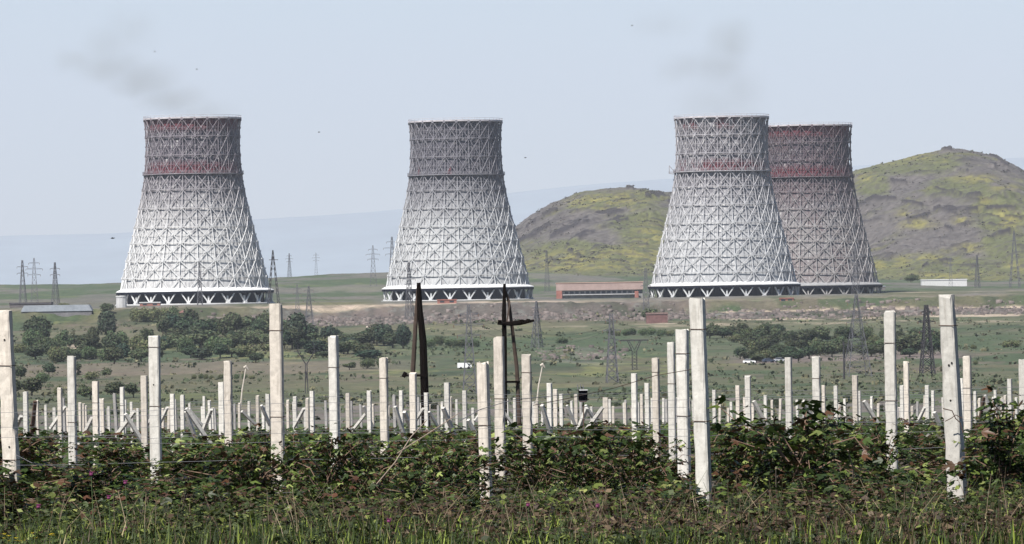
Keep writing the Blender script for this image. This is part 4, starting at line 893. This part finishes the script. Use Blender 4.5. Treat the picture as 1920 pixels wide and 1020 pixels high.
# ------------------------------------------------------------------ timber A-frame poles and black box
M_TIM = mat('dark_tarred_timber', (.005, .0035, .003), .95, .4, 4); M_TIM.node_tree.nodes['Principled BSDF'].inputs['Specular IOR Level'].default_value = .05
M_TIM2 = mat('grey_brown_timber', (.05, .036, .029), .9, .3, 4)
D = 250; b0 = P(798, 835, D); t = thing('timber_pole', 'forked timber pole of one thick black and one slimmer brown leg', 'utility pole', (b0.x, D, g(b0.x, D)))
rel = lambda x, y, dd=0: P(x, y, D + dd) - Vector(t.location)
MB().tube([rel(800, 840), rel(796, 735), rel(793, 640), rel(787, 580), rel(785, 530)], [.20, .185, .165, .13, .09], 9).build('thick_leg', M_TIM, t)
MB().tube([rel(771, 840, .4), rel(774, 700, .4), rel(779, 610, .2), rel(784, 536, .1)], [.12, .115, .10, .075], 8).build('slim_leg', M_TIM2, t)
MB().bar(rel(757, 704, -.1), rel(800, 704, -.2), .10).build('cross_bar', M_TIM, t); MB().tube([rel(756, 707, -.1), rel(761, 698, -.1)], .09, 6).build('insulator', M_TIM, t)
D = 262; b0 = P(960, 835, D); t = thing('timber_pole', 'two-legged timber pole with a ragged crossbeam, right of the middle tower', 'utility pole', (b0.x, D, g(b0.x, D)))
MB().tube([rel(946, 840), rel(946, 640), rel(945, 590), rel(946, 532)], [.14, .12, .11, .07], 8).build('thick_leg', M_TIM, t)
MB().tube([rel(976, 840, .6), rel(969, 690, .5), rel(960, 612, .3), rel(954, 566, .2), rel(948, 545, .1)], [.11, .10, .085, .075, .06], 8).build('slim_leg', M_TIM2, t)
MB().tube([rel(933, 606, -.2), rel(955, 607, -.25), rel(975, 605, -.2), rel(1002, 601, -.2)], [.07, .10, .12, .05], 6).build('cross_beam', M_TIM, t)
for (x, y) in ((937, 604), (978, 603), (990, 602)): MB().tube([rel(x, y + 3, -.25), rel(x, y - 4, -.25)], .09, 7).build('insulator', M_TIM, t)
MB().bar(rel(948, 716, 0), rel(974, 716, .4), .10).build('lower_brace', M_TIM, t)
MB().bar(rel(950, 606, -.1), rel(956, 566, .1), .07).build('brace', M_TIM2, t)
D = 150; b0 = P(1094, 800, D); t = thing('black_box', 'black box on a thin rusty stake among the short posts', 'box', (b0.x, D, g(b0.x, D))); k = mpx(D)
zc = P(1094, 742, D).z - t.location.z
MB().box(-8.5 * k, 8.5 * k, -.1, .1, zc - 9 * k, zc + 10 * k).build('box_body', M_BLACK, t)
MB().prism([(-6 * k, zc - 12 * k), (6 * k, zc - 12 * k), (7.5 * k, zc - 9 * k), (-7.5 * k, zc - 9 * k)], -.09, .09).build('funnel', mat('dark_rust', (.05, .025, .02), .8), t)
MB().box(-7 * k, 9 * k, -.08, .08, zc + 10 * k, zc + 11.6 * k).build('lid', M_CONC, t)
MB().tube([(0, 0, 0), (.01, 0, zc - 10 * k)], .018, 6).build('stake', M_RUSTW, t)
fr = MB()
for u, v in ((-9, 25), (-4, 26), (1, 25)): fr.tube([(u * k, 0, zc + 11 * k), ((u - 1) * k, 0, zc + v * k * .85)], .012, 5)
fr.build('hook', M_WIRE, t)
# pale dead stakes in the field behind
for (x, yt, yb, lab) in ((456, 690, 745, 'thin pale bent stake with a knobbed top right of the round-topped post'), (1012, 686, 730, 'thin pale stake with a forked top right of the stepped-top post')):
    D = 330; a = P(x + 5, yt, D); b_ = P(x - 6, yb + 30, D)
    o = MB().tube([b_, (a + b_) / 2 + Vector((-.05, 0, 0)), a], [.05, .045, .035], 6); o.tube([a + Vector((-.12, 0, .02)), a + Vector((0, 0, .1)), a + Vector((.14, 0, -.1))], [.06, .10, .03], 6)
    tag(o.build('dead_stake', mat('bleached_wood', (.42, .38, .33), .9, .2, 5)), lab, 'stake')

# ------------------------------------------------------------------ grapevines
M_VLEAF = mat('vine_leaf', None, .45, 0, 1, attr=True, trans=.22); M_CANE = mat('vine_cane', (.17, .11, .08), .9, .25, 20)
LEAF = A([(0, 0, 0), (.18, -.35, .05), (.55, -.42, -.05), (.48, -.12, .06), (.98, -.08, -.10), (.98, .08, -.10), (.48, .14, .06), (.55, .42, -.05), (.18, .35, .05)], float)
LF = [(0, 1, 2, 3), (0, 3, 4, 5), (0, 5, 6), (0, 6, 7, 8)]
LT = A([(0, 1, 2), (0, 2, 3), (0, 3, 4), (0, 4, 5), (0, 5, 6), (0, 6, 7), (0, 7, 8)])
def leaves(r, P0, size, cols, droop=.5):
    n = len(P0); a = r.rand(n) * 6.283; d = np.stack([np.cos(a), np.sin(a), -droop * r.rand(n) + .15], 1); d /= np.linalg.norm(d, axis=1)[:, None]
    up = np.stack([r.normal(size=n) * .5, r.normal(size=n) * .5 - .25, np.ones(n)], 1); s = np.cross(up, d); s /= np.linalg.norm(s, axis=1)[:, None]; u = np.cross(d, s)
    V = P0[:, None] + size[:, None, None] * (LEAF[None, :, 0:1] * d[:, None] + LEAF[None, :, 1:2] * s[:, None] + LEAF[None, :, 2:3] * u[:, None])
    Ft = LT[None] + (np.arange(n) * 9)[:, None, None]
    return V.reshape(-1, 3), Ft.reshape(-1, 3), np.repeat(cols, 9, 0)
def leafcols(r, n):
    base = A([(.026, .044, .012), (.042, .068, .016), (.09, .125, .026), (.060, .036, .020), (.085, .042, .022), (.22, .26, .08)])
    c = base[r.choice(6, n, p=[.30, .25, .15, .12, .08, .10])]; return c * (.48 + .62 * r.rand(n))[:, None]
def make_vine(seed, H=1.1):
    r = np.random.RandomState(seed); rr = random.Random(seed)
    t = thing('grapevine', 'leafy grapevine with green and reddish leaves in the tangled rows between the posts', 'grapevine', (0, 0, 0), 0, 'grapevines')
    cb = MB(); cb.tube([(0, 0, -.1), (.04, 0, .25), (-.02, 0, .5)], [.028, .022, .018], 6); LP = []
    for k in range(17):
        x0 = rr.uniform(-.1, .1); a = rr.uniform(-1, 1); h = H * rr.uniform(.55, 1.18) * (1 - .25 * abs(a)); y1 = rr.uniform(-.35, .35)
        pts = [Vector((x0, 0, .35)), Vector((a * .35, y1 * .5, .35 + h * .35)), Vector((a * .7, y1, h * .85)), Vector((a * .95 + rr.uniform(-.1, .1), y1 * 1.3, h - rr.uniform(0, .35)))]
        cb.tube(pts, [.009, .007, .005, .003], 4)
        for q in range(24):
            f = rr.random() ** .8 * 2.999; i = int(f); p = pts[i].lerp(pts[i + 1], f - i); LP.append((p.x + rr.gauss(0, .07), p.y + rr.gauss(0, .07), max(.05, p.z + rr.gauss(0, .07))))
    for q in range(70): LP.append((rr.uniform(-.8, .8), rr.uniform(-.4, .3), rr.uniform(.05, .6)))
    LP = A(LP); n = len(LP); V, Fq, C = leaves(r, LP, .075 + .075 * r.rand(n), leafcols(r, n))
    # reddish shoot tips
    o = bpy.data.objects.new('foliage', rawmesh('foliage', V, Fq, C, M_VLEAF)); COL.objects.link(o); o.parent = t
    cb.build('canes', M_CANE, t); return t
VP = [[make_vine(700 + k), False] for k in range(7)]
rv = random.Random(21)
FEET = [(14, 64.5, 872), (289, 86, 868), (520, 73.3, 898), (628, 90, 850), (910, 76, 925), (938, 90, 872), (989, 99, 872), (1283, 73.3, 888), (1320, 59.5, 985), (1668, 82.5, 852), (1794, 61, 932), (134, 110, 868), (719, 110, 826), (1230, 120, 838)]
def cap(X, Y, reach=62):
    px = X / Y * F + 960 + (65 - 1.1 / Y * F) * 0.0157; best = 9
    for (fx, fd, fy) in FEET:
        if fd > Y - .25 and abs(px - fx) < reach: best = min(best, P(fx, fy, Y).z - g(X, Y))
    return best
def place_vine(X, Y, s=1.0, hs=1.0):
    v = rv.choice(VP); o = v[0] if not v[1] else copy_tree(v[0]); v[1] = True
    o.location = (X, Y, g(X, Y)); o.rotation_euler = (0, 0, rv.choice((0, math.pi)) + rv.uniform(-.3, .3)); o.scale = (s, s, s * hs)
for i in range(9):
    Y = 57.6 + rv.uniform(-.5, .6); X = (-.105 + .21 * (i + rv.random()) / 9) * Y; cp = cap(X, Y, 50) / 1.1; hs = rv.uniform(.34, .52)
    if cp > .2: place_vine(X, Y, rv.uniform(.7, .95), min(hs, cp) / .85)
Y = 59.6; row = 0
while Y < 112 and row < 16:
    W = Y * .112; X = -W + rv.uniform(0, .8)
    while X < W:
        hs = (.42 + .86 * float(fbm(X * .62, row * 3.1, 77, 2)) if row < 5 else .48 + .45 * float(fbm(X * .62, row * 3.1, 77, 2))); px_ = X / Y * F + 960
        if rv.random() < .12: X += rv.uniform(.7, 1.1); continue
        if row < 3: hs *= 1 - .17 * math.exp(-((px_ - 230) / 260) ** 2)
        YY = Y + rv.uniform(-.25, .25); cp = cap(X, YY) / 1.12
        if cp > .22: place_vine(X, YY, rv.uniform(.92, 1.12) if cp > hs * 1.1 else .72, min(hs, cp))
        X += rv.uniform(.85, 1.2) * (1 if row < 4 else 1.35)
    row += 1; Y += 2.6 if row < 5 else 4.2
for (x, yy) in ((606, 770), (690, 782), (1010, 792), (1092, 800), (1190, 782), (1182, 795), (1473, 768), (1520, 790), (1648, 785), (1380, 790), (470, 800), (1915, 780), (780, 800), (838, 792)):
    Y = 60.2 + rv.uniform(0, 1.5); c = P(x, yy, Y); hh = c.z - g(c.x, Y); place_vine(c.x, Y, .62, hh / (1.25 * .62))
def far_vines():
    r = np.random.RandomState(31); rows = np.arange(112, 318, 4.5); PP = []
    for y in rows:
        n = int(y * .24 * 9); X = (r.rand(n) - .5) * .25 * y; h = .52 + .58 * fbm(X * .6, X * 0 + y, 79, 3); Z = zt(X, X * 0 + y) + h * (1 - r.rand(n) ** 1.6 * .8)
        PP.append(np.stack([X, y + r.normal(size=n) * .25, Z], 1))
    Pn = np.concatenate(PP); n = len(Pn); V, Fq, C = leaves(r, Pn, .16 + .16 * r.rand(n), leafcols(r, n) * .95)
    o = bpy.data.objects.new('distant_vines', rawmesh('distant_vines', V, Fq, C, M_VLEAF)); COL.objects.link(o); tag(o, 'mass of distant vine leaves between the far posts', 'vines', kind='stuff')
far_vines()
# bare dry canes sticking out of the vines
for (pts, lab) in (([(560, 825), (585, 862), (612, 893)], 'straight pale dry cane leaning among vines right of the very tall left post'),
                   ([(706, 908), (740, 868), (770, 820), (800, 788)], 'long pale curved cane rising among vines below the forked timber poles'),
                   ([(745, 850), (800, 815), (860, 775)], 'dark thin cane slanting up towards the thick cream post'),
                   ([(1455, 878), (1456, 930), (1456, 998)], 'upright pale dry stalk right of the tallest post'),
                   ([(700, 905), (722, 912)], 'short broken pale twig at the foot of the long curved cane'),
                   ([(1590, 845), (1600, 880), (1598, 940)], 'upright brown stalk left of the very tall slim white post')):
    o = MB().tube([P(x, y, 58.6 + .25 * i) for i, (x, y) in enumerate(pts)], [.007] * (len(pts) - 1) + [.004], 5).build('dry_cane', mat('bleached_cane', (.20, .155, .12), .9, .2, 10)); tag(o, lab, 'cane')
tw = MB(); c = lambda x, y: P(x, y, 60.72)
tw.tube([c(1768, 766), c(1785, 770), c(1792, 785), c(1800, 792), c(1806, 812)], .006, 5); tw.tube([c(1772, 790), c(1784, 784), c(1792, 778), c(1804, 784)], .005, 5)
tag(tw.build('dark_twig', M_RUSTW), 'dark twig wound round the tall leaning right post', 'twig')

# ------------------------------------------------------------------ weeds and grass in front
def bare(X, Y):
    px = X / Y * F + 960; k = 1.0
    for fx, hw in ((1322, 26), (1796, 24), (16, 24), (521, 20), (911, 18)): k = k * (1 - .78 * np.exp(-((px - fx) / hw) ** 4) * (Y < 61))
    return k
def weeds():
    r = np.random.RandomState(41); M_W = mat('weed_leaf', None, .6, 0, 1, attr=True, trans=.2)
    # grass blades
    n = 38000; Y = 43 + 19 * r.rand(n); X = (r.rand(n) - .5) * .25 * Y; Z = zt(X, Y)
    dens = fbm(X * .9, Y * .9, 43, 3); h = (.07 + .22 * r.rand(n) ** 1.3) * (.25 + 1.3 * dens) * (.55 + .45 * bare(X, Y)); wd = .0035 + .005 * r.rand(n)
    a = r.rand(n) * 6.283; dx, dy = np.cos(a), np.sin(a); ln = h * (.1 + .5 * r.rand(n)); sx, sy = -dy * wd, dx * wd
    V = np.stack([np.stack([X - sx, Y - sy, Z], 1), np.stack([X + sx, Y + sy, Z], 1),
                  np.stack([X + dx * ln * .35 + sx * .8, Y + dy * ln * .35 + sy * .8, Z + h * .6], 1), np.stack([X + dx * ln * .35 - sx * .8, Y + dy * ln * .35 - sy * .8, Z + h * .6], 1),
                  np.stack([X + dx * ln + sx * .1, Y + dy * ln + sy * .1, Z + h], 1), np.stack([X + dx * ln - sx * .1, Y + dy * ln - sy * .1, Z + h], 1)], 1)
    Fq = A([(0, 1, 2, 3), (3, 2, 4, 5)])[None] + (np.arange(n) * 6)[:, None, None]
    gcol = A([(.018, .030, .006), (.036, .056, .010), (.15, .19, .026), (.055, .038, .020), (.20, .17, .08)])[r.choice(5, n, p=[.34, .34, .15, .12, .05])] * (.6 + .8 * r.rand(n))[:, None]
    o = bpy.data.objects.new('grass', rawmesh('grass', V.reshape(-1, 3), Fq.reshape(-1, 4), np.repeat(gcol, 6, 0), M_W)); COL.objects.link(o); tag(o, 'tall grass blades along the bottom of the picture', 'grass', kind='stuff')
    # leafy weeds: stalk with many small leaves
    n = 16500; Y = 44.5 + 16 * r.rand(n) ** .75; X = (r.rand(n) - .5) * .25 * Y; Z = zt(X, Y)
    dens = fbm(X * .7, Y * .8, 47, 3); H = (.12 + .40 * r.rand(n)) * (.45 + 1.0 * dens) * (.62 + .45 * ss(50, 59, Y)) * .72 * bare(X, Y)
    k = 15; f = .15 + .85 * r.rand(n, k); lean = r.normal(size=(n, 1, 2)) * .12
    L0 = np.stack([X[:, None] + lean[..., 0] * f + r.normal(size=(n, k)) * .02, Y[:, None] + lean[..., 1] * f + r.normal(size=(n, k)) * .02, Z[:, None] + H[:, None] * f], -1).reshape(-1, 3)
    m = n * k; a = r.rand(m) * 6.283; d = np.stack([np.cos(a), np.sin(a), .6 * r.rand(m) - .1], 1); up = r.normal(size=(m, 3)) * .5 + A([0, -.2, 1]); s = np.cross(up, d); s /= np.linalg.norm(s, axis=1)[:, None]
    l = (.022 + .060 * r.rand(m) ** 2)[:, None]; wv = l * (.18 + .35 * r.rand(m)[:, None])
    V = np.stack([L0, L0 + d * l * .5 + s * wv, L0 + d * l, L0 + d * l * .5 - s * wv], 1).reshape(-1, 3)
    hue = (fbm(X * .35, Y * .5, 49, 3) + r.rand(n) * .25)
    pal_g = A([(.018, .026, .006), (.034, .048, .010), (.11, .13, .03)]); pal_b = A([(.030, .018, .010), (.058, .036, .020), (.12, .085, .05)])
    pc = np.where((hue > .66)[:, None, None], pal_b[None], pal_g[None])
    ci = r.choice(3, (n, k), p=[.5, .35, .15]); C = pc[np.arange(n)[:, None], ci] * (.6 + .8 * r.rand(n, k, 1)); C = np.repeat(C.reshape(-1, 3), 4, 0)
    o = bpy.data.objects.new('weeds', rawmesh('weeds', V, np.arange(len(V)).reshape(-1, 4), C, M_W)); COL.objects.link(o); tag(o, 'tangle of green and brownish weeds in front of the vines', 'weeds', kind='stuff')
    # low sprawling vine shoots in front of the first row
    n = 9000; Y = 53.5 + 7 * r.rand(n) ** .7; X = (r.rand(n) - .5) * .25 * Y; cl = fbm(X * .8, Y * .7, 53, 3); keep = cl + .25 * r.rand(n) > .56; X = X[keep]; Y = Y[keep]; cl = cl[keep]; n = len(X)
    Z = zt(X, Y) + r.rand(n) ** .9 * (.10 + .42 * ss(53, 60, Y)) * (.3 + 1.1 * cl) * bare(X, Y)
    V, Fq, C = leaves(r, np.stack([X, Y, Z], 1), (.055 + .075 * r.rand(n)) * (.6 + .4 * bare(X, Y)), leafcols(r, n) * A([1.05, .95, 1]))
    o = bpy.data.objects.new('vine_shoots', rawmesh('vine_shoots', V, Fq, C, M_VLEAF)); COL.objects.link(o); tag(o, 'sprawling low vine leaves along the foot of the first row', 'vine shoots', kind='stuff')
    # dry stalks
    n = 800; Y = 48 + 13 * r.rand(n); X = (r.rand(n) - .5) * .25 * Y; sm = MB()
    for i in range(n):
        z = g(X[i], Y[i]); h = r.uniform(.2, .55); lx, ly = r.normal() * .16, r.normal() * .12; c = ((.14, .10, .07), (.22, .17, .11), (.07, .08, .03))[r.randint(3)]
        sm.tube([(X[i], Y[i], z), (X[i] + lx * .4, Y[i] + ly * .4, z + h * .55), (X[i] + lx, Y[i] + ly, z + h)], [.0035, .003, .0018], 3, c, cap=False)
    o = sm.build('dry_stalks', M_W); tag(o, 'thin dry stalks standing up through the weeds', 'dry stalks', kind='stuff')
weeds()
# broad pale blades at the very bottom
for i, x in enumerate((828, 1040, 1135, 1800, 1840, 385, 460, 795, 605, 655, 1690, 1700, 1775, 645, 820)):
    D = 46 + (i % 3) * .5; b_ = P(x, 1060, D); h = random.uniform(.20, .29); mb = MB()
    z0 = g(b_.x, D); top = P(x + random.uniform(-12, 12), random.uniform(988, 1008), D)
    b_ = Vector((b_.x, D, z0)); md = b_.lerp(top, .6) + Vector((random.uniform(-.02, .02), 0, 0)); w_ = .012
    mb.add([b_ - Vector((w_, 0, 0)), b_ + Vector((0, .004, 0)), b_ + Vector((w_, 0, 0)), md - Vector((w_, 0, 0)), md + Vector((0, .005, 0)), md + Vector((w_, 0, 0)), top], [(0, 1, 4, 3), (1, 2, 5, 4), (3, 4, 6), (4, 5, 6)])
    o = mb.build('broad_blade', mat('young_blade', (.20, .25, .06), .5, .1, 20, trans=.3)); tag(o, 'broad pale green grass blade poking up at the bottom edge', 'grass blade', 'broad grass blades')
# thistles
M_TH = mat('thistle_purple', (.15, .03, .09), .8, .3, 60); M_STEM = mat('green_stem', (.06, .09, .035), .8)
TH = [(235, 906, 'thistle flower between the tall white post and the very tall left post'), (204, 934, 'small thistle below and left of another, in the left weeds'), (72, 951, 'bright magenta thistle at the far left of the weeds'), (171, 890, 'highest thistle on the left, at the foot of the vines'),
      (234, 994, 'low thistle near the bottom left'), (729, 978, 'thistle in the weeds below the long curved cane'), (1120, 950, 'thistle left of the tallest post'), (990, 948, 'faint thistle below the stepped-top post'), (565, 1014, 'thistle at the bottom edge near the very tall left post')]
for (x, y, lab) in TH:
    D = 52.0 if y < 960 else 49; c = P(x, y, D); z0 = g(c.x, D); t = thing('thistle', lab, 'thistle', (c.x, D, z0)); h = c.z - z0
    MB().tube([(0, 0, 0), (.01, 0, h * .5), (0, 0, h)], [.005, .004, .003], 5).build('stem', M_STEM, t)
    fl = MB(); fl.lathe([(.004, h - .012), (.016, h - .004), (.018, h + .006), (.013, h + .014)], 9)
    for k in range(14): a = k * .45; fl.tube([(.008 * math.cos(a), .008 * math.sin(a), h + .008), (.020 * math.cos(a), .020 * math.sin(a), h + .026)], .003, 3)
    fl.build('flower_head', M_TH, t)
M_YF = mat('yellow_petals', (.55, .42, .03), .7)
for i in range(16):
    x = random.uniform(8, 100); y = random.uniform(1000, 1019); D = 47.5; c = P(x, y, D); z0 = g(c.x, D); t = thing('yellow_flower', 'small yellow wildflower in the patch at the bottom left corner', 'flower', (c.x, D, z0), 0, 'yellow wildflowers'); h = c.z - z0
    MB().tube([(0, 0, 0), (0, 0, h)], .002, 4).build('stem', M_STEM, t); fl = MB()
    for k in range(6): a = k * 1.047; fl.add([(0, 0, h), (.016 * math.cos(a - .4), .016 * math.sin(a - .4), h + .008), (.024 * math.cos(a), .024 * math.sin(a), h + .010), (.016 * math.cos(a + .4), .016 * math.sin(a + .4), h + .008)], [(0, 1, 2, 3)])
    fl.build('petals', M_YF, t)

# ------------------------------------------------------------------ birds
M_BIRD = mat('dark_feathers', (.03, .03, .035), .8)
for (x, y, D, lab) in ((211, 447, 480, 'dark bird in flight left of the leftmost tower, biggest of the flying birds'), (369, 130, 900, 'tiny bird high above the leftmost tower'), (290, 97, 950, 'tiny bird left of and above another, over the leftmost tower'), (598, 248, 800, 'tiny bird in the sky between leftmost and middle towers'),
                       (985, 296, 800, 'tiny bird in the sky right of the middle tower'), (1185, 48, 900, 'tiny bird high in the sky left of the right smoke')):
    t = thing('bird', lab, 'bird', P(x, y, D), random.uniform(-.6, .6)); s = 1.0
    b = MB(); b.tube([(-.16, 0, 0), (-.08, 0, .01), (.02, 0, .02), (.12, 0, .02), (.17, 0, .04), (.21, 0, .035)], [.012, .045, .055, .04, .03, .006], 7)
    for q in (-1, 1): b.add([(.06, 0, .03), (-.06, 0, .03), (-.07, q * .16, .09), (.05, q * .16, .09), (-.08, q * .34, .05)], [(0, 1, 2, 3), (3, 2, 4)])
    b.add([(-.14, -.015, 0), (-.14, .015, 0), (-.24, .05, 0), (-.24, -.05, 0)], [(0, 1, 2, 3)])
    b.build('body', M_BIRD, t)

# ------------------------------------------------------------------ smoke above two towers
def smoke(name, label, Y, blobs, dens, seed):
    k = mpx(Y); cs = [(P(x, y, Y), rx * k, rz * k, a) for x, y, rx, rz, a in blobs]
    x0 = min(c.x - r for c, r, _, _ in cs); x1 = max(c.x + r for c, r, _, _ in cs); z0 = min(c.z - r for c, _, r, _ in cs); z1 = max(c.z + r for c, _, r, _ in cs); dy = 24
    m = bpy.data.materials.new('smoke_' + str(seed)); m.use_nodes = True; N = m.node_tree.nodes; L = m.node_tree.links
    N.remove(N['Principled BSDF']); pv = N.new('ShaderNodeVolumePrincipled'); L.new(pv.outputs[0], N['Material Output'].inputs['Volume']); pv.inputs['Color'].default_value = (.46, .47, .44, 1)
    tc = N.new('ShaderNodeTexCoord'); acc = None
    ox, oz = (x0 + x1) / 2, (z0 + z1) / 2
    nz = N.new('ShaderNodeTexNoise'); nz.inputs['Scale'].default_value = .055; nz.inputs['Detail'].default_value = 4; L.new(tc.outputs['Object'], nz.inputs['Vector'])
    wv = N.new('ShaderNodeVectorMath'); wv.operation = 'SCALE'; wv.inputs['Scale'].default_value = 14
    sb = N.new('ShaderNodeVectorMath'); sb.operation = 'SUBTRACT'; L.new(nz.outputs['Color'], sb.inputs[0]); sb.inputs[1].default_value = (.5, .5, .5); L.new(sb.outputs[0], wv.inputs[0])
    ad = N.new('ShaderNodeVectorMath'); ad.operation = 'ADD'; L.new(tc.outputs['Object'], ad.inputs[0]); L.new(wv.outputs[0], ad.inputs[1])
    for c, rx, rz, a in cs:
        s1 = N.new('ShaderNodeVectorMath'); s1.operation = 'SUBTRACT'; L.new(ad.outputs[0], s1.inputs[0]); s1.inputs[1].default_value = (c.x - ox, 0, c.z - oz)
        s2 = N.new('ShaderNodeVectorMath'); s2.operation = 'DIVIDE'; L.new(s1.outputs[0], s2.inputs[0]); s2.inputs[1].default_value = (rx, dy, rz)
        le = N.new('ShaderNodeVectorMath'); le.operation = 'LENGTH'; L.new(s2.outputs[0], le.inputs[0])
        mr = N.new('ShaderNodeMapRange'); mr.interpolation_type = 'SMOOTHSTEP'; mr.inputs[1].default_value = 1.0; mr.inputs[2].default_value = 0.0; mr.inputs[3].default_value = 0; mr.inputs[4].default_value = a; L.new(le.outputs['Value'], mr.inputs[0])
        if acc is None: acc = mr.outputs[0]
        else:
            mx = N.new('ShaderNodeMath'); mx.operation = 'MAXIMUM'; L.new(acc, mx.inputs[0]); L.new(mr.outputs[0], mx.inputs[1]); acc = mx.outputs[0]
    n2 = N.new('ShaderNodeTexNoise'); n2.inputs['Scale'].default_value = .10; n2.inputs['Detail'].default_value = 3; L.new(tc.outputs['Object'], n2.inputs['Vector'])
    m2 = N.new('ShaderNodeMapRange'); m2.inputs[3].default_value = .25; m2.inputs[1].default_value = .15; m2.inputs[2].default_value = .75; L.new(n2.outputs['Fac'], m2.inputs[0])
    pr = N.new('ShaderNodeMath'); pr.operation = 'MULTIPLY'; L.new(acc, pr.inputs[0]); L.new(m2.outputs[0], pr.inputs[1])
    pd = N.new('ShaderNodeMath'); pd.operation = 'MULTIPLY'; L.new(pr.outputs[0], pd.inputs[0]); pd.inputs[1].default_value = dens; L.new(pd.outputs[0], pv.inputs['Density'])
    o = MB().box(x0 - ox, x1 - ox, -dy, dy, z0 - oz, z1 - oz).build(name, m, None, (ox, Y, oz)); tag(o, label, 'smoke', kind='stuff')
smoke('smoke_plume', 'faint grey smoke drifting up and left from the leftmost tower', 3065, [(375, 210, 100, 34, .6), (325, 185, 95, 42, .9), (270, 150, 100, 48, 1), (205, 125, 100, 42, .9), (150, 118, 70, 34, .6), (200, 85, 70, 60, .5), (240, 60, 80, 70, .35)], .023, 1)
smoke('smoke_plume', 'faint grey smoke rising above the front tower of the right pair', 3130, [(1385, 175, 75, 75, .6), (1350, 125, 85, 60, .9), (1290, 128, 85, 40, .65), (1368, 80, 65, 65, 1), (1240, 45, 80, 40, .35), (1345, 195, 110, 70, .5)], .020, 2)

# ------------------------------------------------------------------ haze
hz = MB().box(-36000, 36000, -300, 78000, -110, 3200)
m = bpy.data.materials.new('haze_air'); m.use_nodes = True; N = m.node_tree.nodes; N.remove(N['Principled BSDF'])
pv = N.new('ShaderNodeVolumePrincipled'); m.node_tree.links.new(pv.outputs[0], N['Material Output'].inputs['Volume'])
pv.inputs['Color'].default_value = (.82, .88, 1, 1); pv.inputs['Density'].default_value = 2.6e-5; pv.inputs['Anisotropy'].default_value = 0
o = hz.build('haze', m); tag(o, kind='stuff'); o['label'] = 'thin bluish haze filling the air over the whole valley'
